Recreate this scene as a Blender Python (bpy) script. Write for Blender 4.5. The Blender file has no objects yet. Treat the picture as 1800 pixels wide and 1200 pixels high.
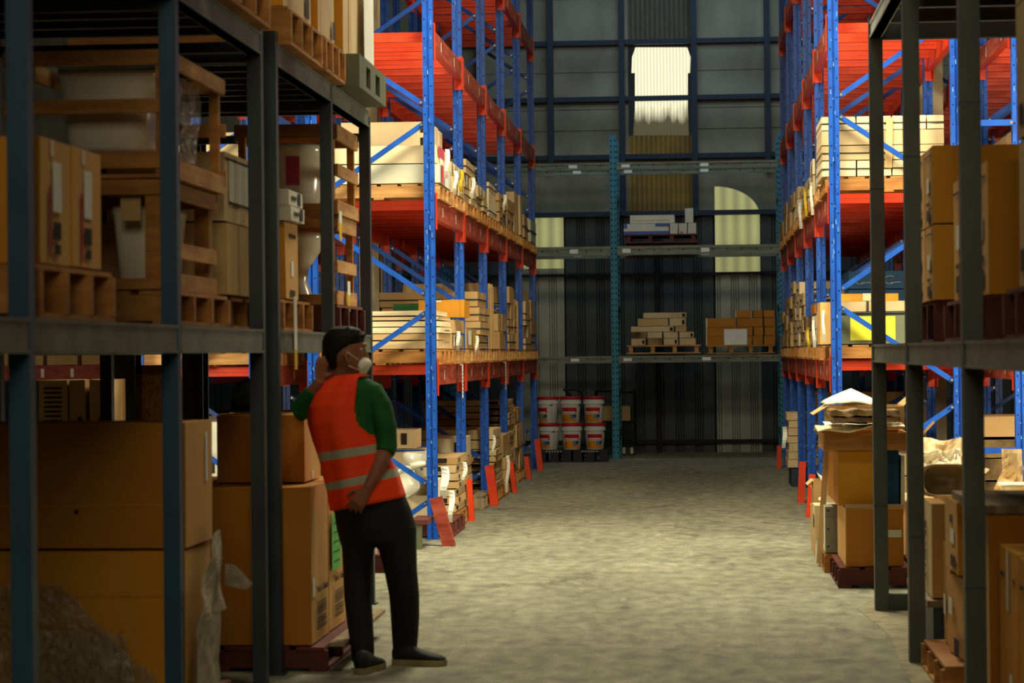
import bpy, bmesh, math, random
from mathutils import Vector, Matrix, noise
random.seed(7)
C = bpy.context.scene.collection
SC = bpy.context.scene
# ---------------------------------------------------------------- camera
F = 4250.0
TH = math.atan(336 / F); PH = math.atan(21 / F); RHO = 0.0106
CAM = Vector((0, 0, 1.55))
fw = Vector((-math.sin(TH) * math.cos(PH), math.cos(TH) * math.cos(PH), math.sin(PH)))
r0 = Vector((math.cos(TH), math.sin(TH), 0)); u0 = r0.cross(fw)
cr = (r0 - RHO * u0).normalized(); cu = (u0 + RHO * r0).normalized()
cam = bpy.data.cameras.new('camera'); camo = bpy.data.objects.new('camera', cam); C.objects.link(camo)
M4 = Matrix((cr, cu, -fw)).transposed().to_4x4(); M4.translation = CAM
camo.matrix_world = M4
cam.sensor_width = 36; cam.lens = F / 1800 * 36; cam.clip_end = 200; cam.clip_start = .1
cam.dof.use_dof = True; cam.dof.focus_distance = 21.5; cam.dof.aperture_fstop = 4.5
SC.camera = camo

def W(px, py, X=None, Y=None, Z=None):
    """photo pixel -> world point on a plane of given X, Y or Z"""
    d = (px - 900) * cr + (600 - py) * cu + F * fw
    if Y is not None: t = (Y - CAM.y) / d.y
    elif X is not None: t = (X - CAM.x) / d.x
    else: t = (Z - CAM.z) / d.z
    return CAM + d * t

# ---------------------------------------------------------------- materials
def lin(c):
    return tuple((x / 12.92 if x <= .04045 else ((x + .055) / 1.055) ** 2.4) for x in c)
MATS = {}
def mat(name, rgb, rough=.6, metal=0.0, var=.18, scale=6.0, rgb2=None, stretch=None, bump=0.0, spec=.3, trans=0.0, alpha=1.0, emit=0.0, coat=0):
    m = bpy.data.materials.new(name); m.use_nodes = True
    nt = m.node_tree; n = nt.nodes; L = nt.links
    b = n['Principled BSDF']
    b.inputs['Roughness'].default_value = rough; b.inputs['Metallic'].default_value = metal
    b.inputs['Specular IOR Level'].default_value = spec
    b.inputs['Transmission Weight'].default_value = trans; b.inputs['Alpha'].default_value = alpha
    a = lin([x / 255 for x in rgb])
    c2 = lin([x / 255 for x in rgb2]) if rgb2 else tuple(x * (1 - var * 2) for x in a)
    tc = n.new('ShaderNodeTexCoord'); mp = n.new('ShaderNodeMapping'); nz = n.new('ShaderNodeTexNoise')
    oi = n.new('ShaderNodeObjectInfo'); ad = n.new('ShaderNodeVectorMath'); ad.operation = 'MULTIPLY_ADD'
    L.new(tc.outputs['Object'], ad.inputs[0]); ad.inputs[1].default_value = (1, 1, 1)
    cb = n.new('ShaderNodeCombineXYZ'); ml = n.new('ShaderNodeMath'); ml.operation = 'MULTIPLY'; ml.inputs[1].default_value = 37
    L.new(oi.outputs['Random'], ml.inputs[0])
    for i in range(3): L.new(ml.outputs[0], cb.inputs[i])
    L.new(cb.outputs[0], ad.inputs[2]); L.new(ad.outputs[0], mp.inputs[0])
    mp.inputs['Scale'].default_value = stretch or (1, 1, 1)
    nz.inputs['Scale'].default_value = scale; nz.inputs['Detail'].default_value = 5
    L.new(mp.outputs[0], nz.inputs[0])
    cr_ = n.new('ShaderNodeValToRGB'); cr_.color_ramp.elements[0].position = .35; cr_.color_ramp.elements[1].position = .65
    cr_.color_ramp.elements[0].color = (*c2, 1); cr_.color_ramp.elements[1].color = (*a, 1)
    L.new(nz.outputs['Fac'], cr_.inputs[0])
    hv = n.new('ShaderNodeHueSaturation'); mr = n.new('ShaderNodeMapRange')
    mr.inputs[3].default_value = 1 - var; mr.inputs[4].default_value = 1 + var * .4
    L.new(oi.outputs['Random'], mr.inputs[0]); L.new(mr.outputs[0], hv.inputs['Value'])
    L.new(cr_.outputs[0], hv.inputs['Color']); L.new(hv.outputs[0], b.inputs['Base Color'])
    if bump:
        bp = n.new('ShaderNodeBump'); bp.inputs['Strength'].default_value = bump; bp.inputs['Distance'].default_value = .01
        L.new(nz.outputs['Fac'], bp.inputs['Height']); L.new(bp.outputs[0], b.inputs['Normal'])
    if emit:
        b.inputs['Emission Strength'].default_value = emit; L.new(hv.outputs[0], b.inputs['Emission Color'])
    MATS[name] = m
    return m
mat('blue_paint', (14, 84, 182), .42, 0, .06, 9, (10, 70, 160), spec=.5)
mat('blue_dark', (26, 74, 150), .45, 0, .06, 9, spec=.5)
mat('chipped', (110, 150, 200), .6)
mat('orange_paint', (226, 68, 26), .4, 0, .05, 5, (212, 56, 22), spec=.45)
mat('faded_red', (176, 84, 62), .6, 0, .05, 5, (142, 52, 40), stretch=(1, .6, 4))
mat('black', (12, 12, 14), .6, 0, .1)
mat('hole', (6, 8, 14), .8, 0, 0)
mat('bolt', (190, 185, 160), .35, .8)
mat('dark_steel', (44, 56, 62), .5, .1, .08, 3, (30, 40, 50), spec=.5)
mat('dark_steel_blue', (32, 76, 98), .45, .1, .1, 3, (28, 62, 88), spec=.5)
mat('green_steel', (74, 80, 70), .5, .1, .1, 3, (58, 64, 58), spec=.5)
mat('grey_beam', (112, 118, 98), .5, .3, .1, 4, (82, 88, 74), stretch=(1, 1, 3), spec=.5)
mat('light_beam', (214, 222, 214), .5, .3, .1, 4)
mat('teal', (40, 120, 140), .5, 0, .08, 4, spec=.4)
mat('rail', (120, 128, 112), .5, .3, .1, 5, (96, 102, 92), stretch=(1, 1, 6))
mat('kraft', (198, 166, 112), .8, 0, .1, 3, (190, 150, 96))
mat('tan', (214, 188, 142), .8, 0, .1, 3, (196, 168, 122))
mat('cream_card', (236, 216, 172), .8, 0, .05, 3, (222, 200, 156))
mat('grey_card', (206, 204, 180), .8, 0, .04, 3)
mat('orange_card', (208, 146, 38), .75, 0, .05, 2, (196, 132, 30))
mat('pale_lit_card', (216, 166, 96), .8, 0, .05, 3)  # paler card; on carton sides it paints in light from the aisle
mat('brown_card', (180, 118, 34), .78, 0, .05, 2, (166, 104, 28))
mat('white_card', (214, 210, 190), .7, 0, .05)
mat('blue_card', (20, 66, 100), .6, 0, .08)
mat('green_card', (52, 116, 56), .6, 0, .05)
mat('pink', (226, 90, 110), .7); mat('yellow', (238, 200, 40), .6); mat('yellow_paper', (228, 222, 60), .7, 0, .02)
mat('paper', (236, 236, 222), .7, 0, .04); mat('ink', (46, 34, 24), .8); mat('red', (190, 26, 34), .5)
mat('green_paper', (110, 200, 96), .7, 0, .04, 30, (84, 170, 76))
mat('tape', (214, 200, 160), .35, 0, .05, spec=.6)
mat('strap', (52, 62, 50), .5)
mat('wood', (200, 152, 92), .75, 0, .15, 4, (168, 116, 62), stretch=(1, 1, 7))
mat('wood_orange', (186, 130, 66), .75, 0, .12, 4, (150, 98, 46), stretch=(1, 1, 6))
mat('wood_pale', (220, 186, 128), .75, 0, .12, 4, (190, 150, 96), stretch=(7, 1, 1))
mat('wood_red', (110, 58, 48), .8, 0, .12, 4, (84, 42, 36))
mat('wood_grey', (160, 140, 108), .85, 0, .12, 4, (120, 104, 78), stretch=(6, 1, 1))
mat('osb', (170, 130, 70), .85, 0, .1, 60, (120, 88, 44))
mat('grey_plastic', (104, 110, 84), .6, 0, .05)
mat('black_plastic', (24, 24, 26), .5)
mat('blue_crate', (56, 70, 84), .55)
mat('ceramic', (226, 220, 196), .18, 0, .02, spec=.6)
mat('ceramic_tan', (150, 134, 96), .25, 0, .02, spec=.6)
mat('cloth', (240, 234, 206), .85, 0, .03, 8, bump=.3)
mat('crumple', (214, 182, 126), .85, 0, .1, 12, (190, 150, 98), bump=.6)
mat('stained', (150, 120, 76), .8, 0, .1, 5, (70, 52, 32), bump=.3)
mat('concrete_post', (224, 208, 168), .85, 0, .04, 5, (200, 184, 146))
mat('bucket', (208, 206, 200), .35, 0, .03); mat('label_orange', (226, 140, 20), .6); mat('label_blue', (90, 130, 160), .6)
mat('skin', (146, 92, 66), .6, 0, .05, 20); mat('hair', (14, 12, 12), .7, bump=.5, scale=60)
mat('vest', (255, 72, 14), .7, 0, .0, 6, (250, 58, 10)); mat('reflective', (168, 166, 140), .5, 0, .0)
mat('shirt', (28, 92, 40), .85, 0, .0, 12, (22, 78, 34)); mat('trousers', (28, 28, 32), .85, 0, .05, 12)
mat('shoe', (30, 30, 34), .7); mat('sole', (150, 134, 92), .7); mat('mask_white', (232, 226, 206), .8, 0, 0)
mat('cap', (14, 26, 22), .8)
mat('wrap_white', (178, 168, 140), .35, 0, .0, 14, (140, 130, 104), bump=.5, alpha=.8, spec=.7)
mat('film_cloudy', (232, 228, 206), .3, 0, .0, 10, (200, 194, 166), bump=.6, alpha=.6, spec=.8)
def film():
    m = bpy.data.materials.new('film'); m.use_nodes = True; nt = m.node_tree; n = nt.nodes; L = nt.links
    b = n['Principled BSDF']; b.inputs['Roughness'].default_value = .24; b.inputs['Base Color'].default_value = (.72, .64, .46, 1)
    b.inputs['Alpha'].default_value = .42; b.inputs['Specular IOR Level'].default_value = 1.0
    t = n.new('ShaderNodeTexNoise'); t.inputs['Scale'].default_value = 18; t.inputs['Detail'].default_value = 5; t.inputs['Distortion'].default_value = 1.5
    tc = n.new('ShaderNodeTexCoord'); L.new(tc.outputs['Object'], t.inputs[0])
    bp = n.new('ShaderNodeBump'); bp.inputs['Strength'].default_value = 1; bp.inputs['Distance'].default_value = .2
    L.new(t.outputs['Fac'], bp.inputs['Height']); L.new(bp.outputs[0], b.inputs['Normal'])
    MATS['film'] = m
film()
def wallmat(name, rgb, period, axis, amp, rough=.5, metal=.3, dirt=.5, emit=0, spec=.3):
    """corrugated sheet: ribs with a real bump, dirt by noise"""
    m = bpy.data.materials.new(name); m.use_nodes = True; nt = m.node_tree; n = nt.nodes; L = nt.links
    b = n['Principled BSDF']; b.inputs['Roughness'].default_value = rough; b.inputs['Metallic'].default_value = metal
    b.inputs['Specular IOR Level'].default_value = spec
    tc = n.new('ShaderNodeTexCoord'); nz = n.new('ShaderNodeTexNoise'); nz.inputs['Scale'].default_value = 2.2; nz.inputs['Detail'].default_value = 8
    mp = n.new('ShaderNodeMapping'); mp.inputs['Scale'].default_value = (1, 1, .5)
    L.new(tc.outputs['Object'], mp.inputs[0]); L.new(mp.outputs[0], nz.inputs[0])
    r = n.new('ShaderNodeValToRGB'); a = lin([x / 255 for x in rgb])
    r.color_ramp.elements[0].position = .3; r.color_ramp.elements[1].position = .62
    r.color_ramp.elements[0].color = (*[x * (1 - dirt) for x in a], 1); r.color_ramp.elements[1].color = (*a, 1)
    L.new(nz.outputs['Fac'], r.inputs[0]); L.new(r.outputs[0], b.inputs['Base Color'])
    sp = n.new('ShaderNodeSeparateXYZ'); L.new(tc.outputs['Object'], sp.inputs[0])
    mm = n.new('ShaderNodeMath'); mm.operation = 'MULTIPLY'; mm.inputs[1].default_value = 2 * math.pi / period
    L.new(sp.outputs[axis], mm.inputs[0]); sn = n.new('ShaderNodeMath'); sn.operation = 'SINE'; L.new(mm.outputs[0], sn.inputs[0])
    bp = n.new('ShaderNodeBump'); bp.inputs['Strength'].default_value = 1; bp.inputs['Distance'].default_value = amp
    L.new(sn.outputs[0], bp.inputs['Height']); L.new(bp.outputs[0], b.inputs['Normal'])
    if emit:
        b.inputs['Emission Strength'].default_value = emit; L.new(r.outputs[0], b.inputs['Emission Color'])
    MATS[name] = m
wallmat('sheet_dark', (62, 68, 70), .3, 'X', .0005, .5, .2, .2)
wallmat('sheet_ochre', (150, 122, 58), .075, 'X', .006, .6, 0, .4)
mat('dim_card', (150, 148, 132), .8, 0, .06)
wallmat('sheet_grey', (146, 150, 134), .1, 'X', .0005, .45, .3, .25)
wallmat('sheet_insul', (128, 126, 108), 1.0, 'Z', .02, .55, .2, .35)
wallmat('sheet_brown', (96, 92, 78), .075, 'X', .006, .6, 0, .3)

# ---------------------------------------------------------------- mesh helpers
class MB:
    def __init__(s): s.bm = bmesh.new(); s.ms = []
    def mi(s, m):
        if m not in s.ms: s.ms.append(m)
        return s.ms.index(m)
    def faces(s, vs, fs, m):
        v = [s.bm.verts.new(p) for p in vs]; k = s.mi(m)
        for f in fs:
            try: fa = s.bm.faces.new([v[i] for i in f]); fa.material_index = k
            except ValueError: pass
        return v
    def box(s, x0, x1, y0, y1, z0, z1, m, M=None, jit=0, side=None):
        vs = [Vector((x, y, z)) for z in (z0, z1) for y in (y0, y1) for x in (x0, x1)]
        if jit:
            ce = sum(vs, Vector()) / 8
            vs = [v - Vector([math.copysign(random.uniform(0, min(jit * (1.6 if i < 2 else 1), abs(v[i] - ce[i]) * .5)), v[i] - ce[i]) for i in range(3)]) for v in vs]
        if M is not None: vs = [M @ v for v in vs]
        v = s.faces(vs, [], m); k = s.mi(m); ks = s.mi(side) if side else k
        for idx, kk in (((0, 2, 3, 1), k), ((4, 5, 7, 6), k), ((0, 1, 5, 4), k), ((2, 6, 7, 3), k), ((0, 4, 6, 2), ks), ((1, 3, 7, 5), ks)):
            s.bm.faces.new([v[i] for i in idx]).material_index = kk
        return v
    def quad(s, p, m): s.faces(p, [(0, 1, 2, 3)], m)
    def prism(s, poly, z0, z1, m, M=None):
        n = len(poly); vs = [Vector((x, y, z0)) for x, y in poly] + [Vector((x, y, z1)) for x, y in poly]
        if M is not None: vs = [M @ v for v in vs]
        s.faces(vs, [tuple(range(n - 1, -1, -1)), tuple(range(n, 2 * n))] + [(i, (i + 1) % n, n + (i + 1) % n, n + i) for i in range(n)], m)
    def bar(s, a, b, w, h, m, up=Vector((0, 1, 0))):
        a = Vector(a); b = Vector(b); d = (b - a).normalized(); sx = d.cross(up).normalized(); uy = sx.cross(d)
        vs = [p + sx * i * w / 2 + uy * j * h / 2 for p in (a, b) for i, j in ((-1, -1), (1, -1), (1, 1), (-1, 1))]
        s.faces(vs, [(0, 1, 2, 3), (7, 6, 5, 4), (0, 4, 5, 1), (1, 5, 6, 2), (2, 6, 7, 3), (3, 7, 4, 0)], m)
    def loft(s, rings, m, cap=True):
        n = len(rings[0]); vs = [p for r in rings for p in r]; fs = []
        for k in range(len(rings) - 1):
            for i in range(n): fs.append((k * n + i, k * n + (i + 1) % n, (k + 1) * n + (i + 1) % n, (k + 1) * n + i))
        if cap: fs += [tuple(range(n - 1, -1, -1)), tuple((len(rings) - 1) * n + i for i in range(n))]
        s.faces(vs, fs, m)
    def tube(s, pts, rad, m, n=10, cap=True):
        pts = [Vector(p) for p in pts]
        if not isinstance(rad, (list, tuple)): rad = [rad] * len(pts)
        rings = []; ref = None
        for i, p in enumerate(pts):
            d = (pts[min(i + 1, len(pts) - 1)] - pts[max(i - 1, 0)]).normalized()
            if ref is None: ref = d.orthogonal().normalized()
            ref = (ref - d * ref.dot(d)).normalized(); q = d.cross(ref)
            rings.append([p + (ref * math.cos(t) + q * math.sin(t)) * rad[i] for t in [2 * math.pi * j / n for j in range(n)]])
        s.loft(rings, m, cap)
    def lathe(s, prof, m, n=24, M=None, cap=True):
        rings = [[Vector((r * math.cos(2 * math.pi * j / n), r * math.sin(2 * math.pi * j / n), z)) for j in range(n)] for r, z in prof]
        if M is not None: rings = [[M @ v for v in r] for r in rings]
        s.loft(rings, m, cap)
    def obj(s, name, parent=None, loc=None, smooth=False, bevel=0, rz=0):
        me = bpy.data.meshes.new(name); bmesh.ops.recalc_face_normals(s.bm, faces=s.bm.faces); s.bm.to_mesh(me); s.bm.free()
        for m in s.ms: me.materials.append(MATS[m])
        if smooth:
            for p in me.polygons: p.use_smooth = True
        o = bpy.data.objects.new(name, me); C.objects.link(o)
        if loc is not None: o.location = loc
        o.rotation_euler.z = rz
        if parent: o.parent = parent
        if bevel:
            bv = o.modifiers.new('bevel', 'BEVEL'); bv.width = bevel; bv.segments = 2
        return o
def tag(o, label=None, cat=None, group=None, kind=None):
    if label: o['label'] = label
    if cat: o['category'] = cat
    if group: o['group'] = group
    if kind: o['kind'] = kind
    return o
def empty(name, loc=(0, 0, 0), rz=0):
    o = bpy.data.objects.new(name, None); C.objects.link(o); o.location = loc; o.rotation_euler.z = rz; o.empty_display_size = .1
    return o
def child_copy(src, parent, loc=None):
    c = src.copy(); C.objects.link(c); c.parent = parent
    if loc is not None: c.location = loc
    return c
KIDS = {}
def copy_tree(o, loc, rz=0):
    r = o.copy(); C.objects.link(r); r.location = loc; r.rotation_euler.z = rz
    for ch in o.children:
        c = ch.copy(); C.objects.link(c); c.parent = r
        for g in ch.children:
            d = g.copy(); C.objects.link(d); d.parent = c
    return r
# ---------------------------------------------------------------- shell
def struct(mb, name, **k):
    o = mb.obj(name, **k); o['kind'] = 'structure'; return o
# floor
fm = bpy.data.materials.new('floor_concrete'); fm.use_nodes = True
nt = fm.node_tree; n = nt.nodes; L = nt.links; b = n['Principled BSDF']; b.inputs['Roughness'].default_value = .8; b.inputs['Specular IOR Level'].default_value = .25
tc = n.new('ShaderNodeTexCoord')
def nz(scale, det, st=(1, 1, 1), dis=0):
    mp = n.new('ShaderNodeMapping'); mp.inputs['Scale'].default_value = st; t = n.new('ShaderNodeTexNoise')
    t.inputs['Scale'].default_value = scale; t.inputs['Detail'].default_value = det; t.inputs['Distortion'].default_value = dis
    L.new(tc.outputs['Object'], mp.inputs[0]); L.new(mp.outputs[0], t.inputs[0]); return t
def ramp(src, p0, c0, p1, c1):
    r = n.new('ShaderNodeValToRGB'); e = r.color_ramp.elements; e[0].position = p0; e[1].position = p1
    e[0].color = (*c0, 1); e[1].color = (*c1, 1); L.new(src, r.inputs[0]); return r
def mix(a, bb, fac, mode='MIX'):
    x = n.new('ShaderNodeMixRGB'); x.blend_type = mode
    for s_, i in ((fac, 0), (a, 1), (bb, 2)):
        if isinstance(s_, (int, float)): x.inputs[i].default_value = s_
        elif isinstance(s_, tuple): x.inputs[i].default_value = (*s_, 1)
        else: L.new(s_, x.inputs[i])
    return x.outputs[0]
big = ramp(nz(.55, 5, (1, .35, 1), .6).outputs['Fac'], .35, (.21, .205, .145), .68, (.325, .315, .22))
fine = ramp(nz(9, 8, (1, .5, 1)).outputs['Fac'], .35, (.55, .55, .53), .7, (1.15, 1.15, 1.12))
col = mix(big.outputs[0], fine.outputs[0], .8, 'MULTIPLY')
grit = ramp(nz(60, 4, (1, .6, 1)).outputs['Fac'], .5, (1, 1, 1), .68, (.55, .53, .48))
col = mix(col, grit.outputs[0], .6, 'MULTIPLY')
dust = ramp(nz(3.5, 7, (1.2, .35, 1), 1.5).outputs['Fac'], .6, (0, 0, 0), .75, (.4, .4, .4))
col = mix(col, (.46, .43, .31), dust.outputs[0])
dark = ramp(nz(1.6, 9, (1.4, .5, 1), 2).outputs['Fac'], .30, (.55, .55, .55), .42, (1, 1, 1))
col = mix(col, dark.outputs[0], .8, 'MULTIPLY')
L.new(col, b.inputs['Base Color'])
bp = n.new('ShaderNodeBump'); bp.inputs['Strength'].default_value = .5; bp.inputs['Distance'].default_value = .01
L.new(nz(25, 8).outputs['Fac'], bp.inputs['Height']); L.new(bp.outputs[0], b.inputs['Normal'])
MATS['floor'] = fm
YW = 37.3
m = MB(); m.box(-12, 12, -4, YW + .2, -.2, 0, 'floor'); struct(m, 'floor')
# paler concrete footing under the right steel rack
mat('footing', (150, 142, 112), .85, 0, .1, 10, (120, 114, 90), bump=.4)
m = MB(); m.prism([(.93, 8), (2.6, 8), (2.6, 15.4), (1.05, 15.2), (.9, 14.6), (.99, 13.2), (.95, 12)], 0, .003, 'footing'); struct(m, 'trim_0')
mat('ceil', (60, 62, 62), .8)
m = MB(); m.box(-12, 12, -4, YW + .2, 9.0, 9.1, 'ceil'); struct(m, 'ceiling')
mat('sidewall', (70, 72, 68), .7)
m = MB(); m.box(-12.1, -12, -4, YW + .2, 0, 9, 'sidewall'); struct(m, 'wall_left')
m = MB(); m.box(12, 12.1, -4, YW + .2, 0, 9, 'sidewall'); struct(m, 'wall_right')
m = MB(); m.box(-12, 12, -4.1, -4, 0, 9, 'sidewall'); struct(m, 'wall_front')
# back wall: lower ribbed sheets, upper insulated panels, with openings for the translucent sheets
def wp(px, py): return W(px, py, Y=YW)
def ribbed(mb, x0, x1, z0, z1, y, m, pitch=.3, d=.03):
    """real vertical ribs"""
    x = x0; poly = [];
    k = math.floor(x0 / pitch)
    xs = []
    while k * pitch < x1:
        for a, dd in ((0, 0), (.55, 0), (.6, d), (.68, d), (.73, 0), (.80, 0), (.85, d), (.93, d), (.98, 0)):
            xx = (k + a) * pitch
            if x0 <= xx <= x1: xs.append((xx, dd))
        k += 1
    xs = [(x0, 0)] + xs + [(x1, 0)]
    vs = []; fs = []
    for xx, dd in xs: vs += [Vector((xx, y + dd, z0)), Vector((xx, y + dd, z1))]
    for i in range(len(xs) - 1): fs.append((2 * i, 2 * i + 2, 2 * i + 3, 2 * i + 1))
    mb.faces(vs, fs, m)
zs = wp(1150, 380).z            # top of the ribbed sheets
wl = (wp(880, 0).x, wp(991, 0).x, wp(0, 472).z)      # left translucent sheet
xl0, xl1 = wp(905, 430).x, wp(991, 430).x; zl0 = wp(960, 472).z
xr0, xr1 = wp(1257, 430).x, wp(1336, 430).x; zr0 = wp(1300, 478).z; zr1 = wp(1300, 327).z
m = MB()
ribbed(m, -12, xl0, 0, zs, YW, 'sheet_dark'); ribbed(m, xl1, xr0, 0, zs, YW, 'sheet_dark'); ribbed(m, xr1, 12, 0, zs, YW, 'sheet_dark')
ribbed(m, xl0, xl1, 0, zl0, YW - .015, 'sheet_grey', .28); ribbed(m, xr0, xr1, 0, zr0, YW - .015, 'sheet_grey', .28)
xb0, xb1 = wp(1104, 150).x, wp(1218, 150).x
m.box(-12, xb0, YW, YW + .06, zs, 9, 'sheet_insul')
m.box(xb1, xr0, YW, YW + .06, zs, 9, 'sheet_insul')
m.box(xr0, xr1, YW, YW + .06, zr1, 9, 'sheet_insul')
m.box(xr1, 12, YW, YW + .06, zs, 9, 'sheet_insul')
for py in (128, 193, 0, 230):      # overlapping lips between the insulated panels
    z = wp(1000, py).z
    m.box(-12, xb0 - .02, YW - .02, YW, z, z + .02, 'sheet_insul'); m.box(xb1 + .02, 12, YW - .02, YW, z, z + .02, 'sheet_insul')
# arched cut above the right translucent sheet
zc = wp(1300, 380).z; cx = xr0; R = xr1 - xr0; H = zr1 - zc
pts = [(xr0 + R * math.sin(t), zc + H * math.cos(t)) for t in [math.pi / 2 * i / 14 for i in range(15)]]
for i in range(14):
    (a, z0), (c_, z1) = pts[i], pts[i + 1]
    m.faces([Vector((a, YW - .01, z0)), Vector((c_, YW - .01, z1)), Vector((c_, YW - .01, zr1)), Vector((a, YW - .01, zr1))], [(0, 1, 2, 3)], 'sheet_insul')
# centre bay: brown corrugated plastic over and under the bright panel
zb = [wp(1150, p).z for p in (345, 238, 84, 0)]
ribbed(m, xb0, xb1, zs, zb[1], YW + .02, 'sheet_ochre', .075, .012)
ribbed(m, xb0, xb1, zb[2], 9, YW + .02, 'sheet_brown', .075, .012)
struct(m, 'wall_back')
# translucent panels: daylight comes through; grime on the panel is its own shape
def lit(name, c_top, c_bot, strength, z0, z1, period, grime=.5):
    m = bpy.data.materials.new(name); m.use_nodes = True; nt = m.node_tree; n = nt.nodes; L = nt.links
    b = n['Principled BSDF']; b.inputs['Roughness'].default_value = .6
    tc = n.new('ShaderNodeTexCoord'); sp = n.new('ShaderNodeSeparateXYZ'); L.new(tc.outputs['Object'], sp.inputs[0])
    t = n.new('ShaderNodeTexNoise'); t.inputs['Scale'].default_value = 3; t.inputs['Detail'].default_value = 8
    mp = n.new('ShaderNodeMapping'); mp.inputs['Scale'].default_value = (3, 1, .6); L.new(tc.outputs['Object'], mp.inputs[0]); L.new(mp.outputs[0], t.inputs[0])
    mr = n.new('ShaderNodeMapRange'); mr.inputs[1].default_value = z0; mr.inputs[2].default_value = z1; L.new(sp.outputs['Z'], mr.inputs[0])
    ad = n.new('ShaderNodeMath'); ad.operation = 'MULTIPLY_ADD'; L.new(t.outputs['Fac'], ad.inputs[0]); ad.inputs[1].default_value = grime; L.new(mr.outputs[0], ad.inputs[2])
    r = n.new('ShaderNodeValToRGB'); e = r.color_ramp.elements; e[0].position = .18 + grime / 2; e[1].position = .42 + grime / 2
    e[0].color = (*c_bot, 1); e[1].color = (*c_top, 1); L.new(ad.outputs[0], r.inputs[0])
    mm = n.new('ShaderNodeMath'); mm.operation = 'MULTIPLY'; mm.inputs[1].default_value = 2 * math.pi / period; L.new(sp.outputs['X'], mm.inputs[0])
    sn = n.new('ShaderNodeMath'); sn.operation = 'SINE'; L.new(mm.outputs[0], sn.inputs[0])
    m2 = n.new('ShaderNodeMapRange'); m2.inputs[1].default_value = -1; m2.inputs[3].default_value = .62; L.new(sn.outputs[0], m2.inputs[0])  # corrugation shading painted into the glow as vertical stripes
    x = n.new('ShaderNodeMixRGB'); x.blend_type = 'MULTIPLY'; x.inputs[0].default_value = 1
    L.new(r.outputs[0], x.inputs[1]); L.new(m2.outputs[0], x.inputs[2])
    L.new(x.outputs[0], b.inputs['Emission Color']); b.inputs['Emission Strength'].default_value = strength
    b.inputs['Base Color'].default_value = (.14, .12, .06, 1)
    MATS[name] = m
lit('bright_panel', (1, .93, .62), (.05, .036, .008), 1.2, zb[1], zb[2] - .2, .05, .35)
lit('green_panel', (.36, .36, .15), (.30, .30, .12), .95, zr0, zr1, .19, .3)
def panel(name, poly, y, m_):
    mb = MB(); mb.faces([Vector((x, y, z)) for x, z in poly], [tuple(range(len(poly)))], m_); mb.faces([Vector((x, y + .01, z)) for x, z in poly], [tuple(range(len(poly)))], m_)
    return struct(mb, name)
a = [wp(*p) for p in ((1113, 238), (1211, 238), (1209, 190), (1209, 128), (1213, 128), (1214, 100), (1208, 83), (1117, 83), (1111, 100), (1110, 128), (1116, 128), (1116, 190))]
panel('window_1', [(p.x, p.z) for p in a], YW + .012, 'bright_panel')
lp = [(xl0, zl0), (xl1, zl0), (xl1, zs), (xl0, zs)]
panel('window_2', lp, YW - .005, 'green_panel')
panel('window_3', [(xr0, zr0), (xr1, zr0), (xr1, zc)] + [(xr0 + R * math.sin(t), zc + H * math.cos(t)) for t in [math.pi / 2 * (14 - i) / 14 for i in range(15)]], YW - .005, 'green_panel')
# dark sheets covering parts of the bright panel, and the tiny hole of daylight
mat('girt', (28, 46, 62), .6, 0, .1, 3)
k = 1
for px in (845, 970, 1095, 1222, 1350, 1475):      # steel columns
    a = wp(px - 5, 300); c_ = wp(px + 5, 300); m = MB()
    m.box(a.x, c_.x, YW - .17, YW - .02, wp(px, 300).z if px not in (1095, 1222) else wp(px, 380).z, 9, 'girt'); struct(m, 'trim_%d' % k); k += 1
for py in (75, 174, 276, 376):     # girts
    m = MB(); z = wp(1150, py).z; m.box(-12, 12, YW - .13, YW - .03, z - .035, z + .04, 'girt'); struct(m, 'trim_%d' % k); k += 1
m = MB(); z = wp(1150, 482).z; m.box(-12, 12, YW - .09, YW - .02, z - .02, z + .02, 'black'); struct(m, 'trim_%d' % k); k += 1
m = MB(); z = wp(1150, 776).z; m.box(-12, 12, YW - .09, YW - .02, z - .03, z + .03, 'black'); struct(m, 'trim_%d' % k); k += 1
m = MB(); m.box(wp(1152, 500).x, wp(1160, 500).x, YW - .14, YW - .02, 0, zs, 'black'); struct(m, 'trim_%d' % k); k += 1
# cream concrete columns in the gap between the paired racks
for (x, y) in ((-3.52, 25.3), (2.35, 25.3)):
    m = MB(); m.box(x - .14, x + .14, y - .14, y + .14, 0, 9, 'concrete_post'); struct(m, 'column')
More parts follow.
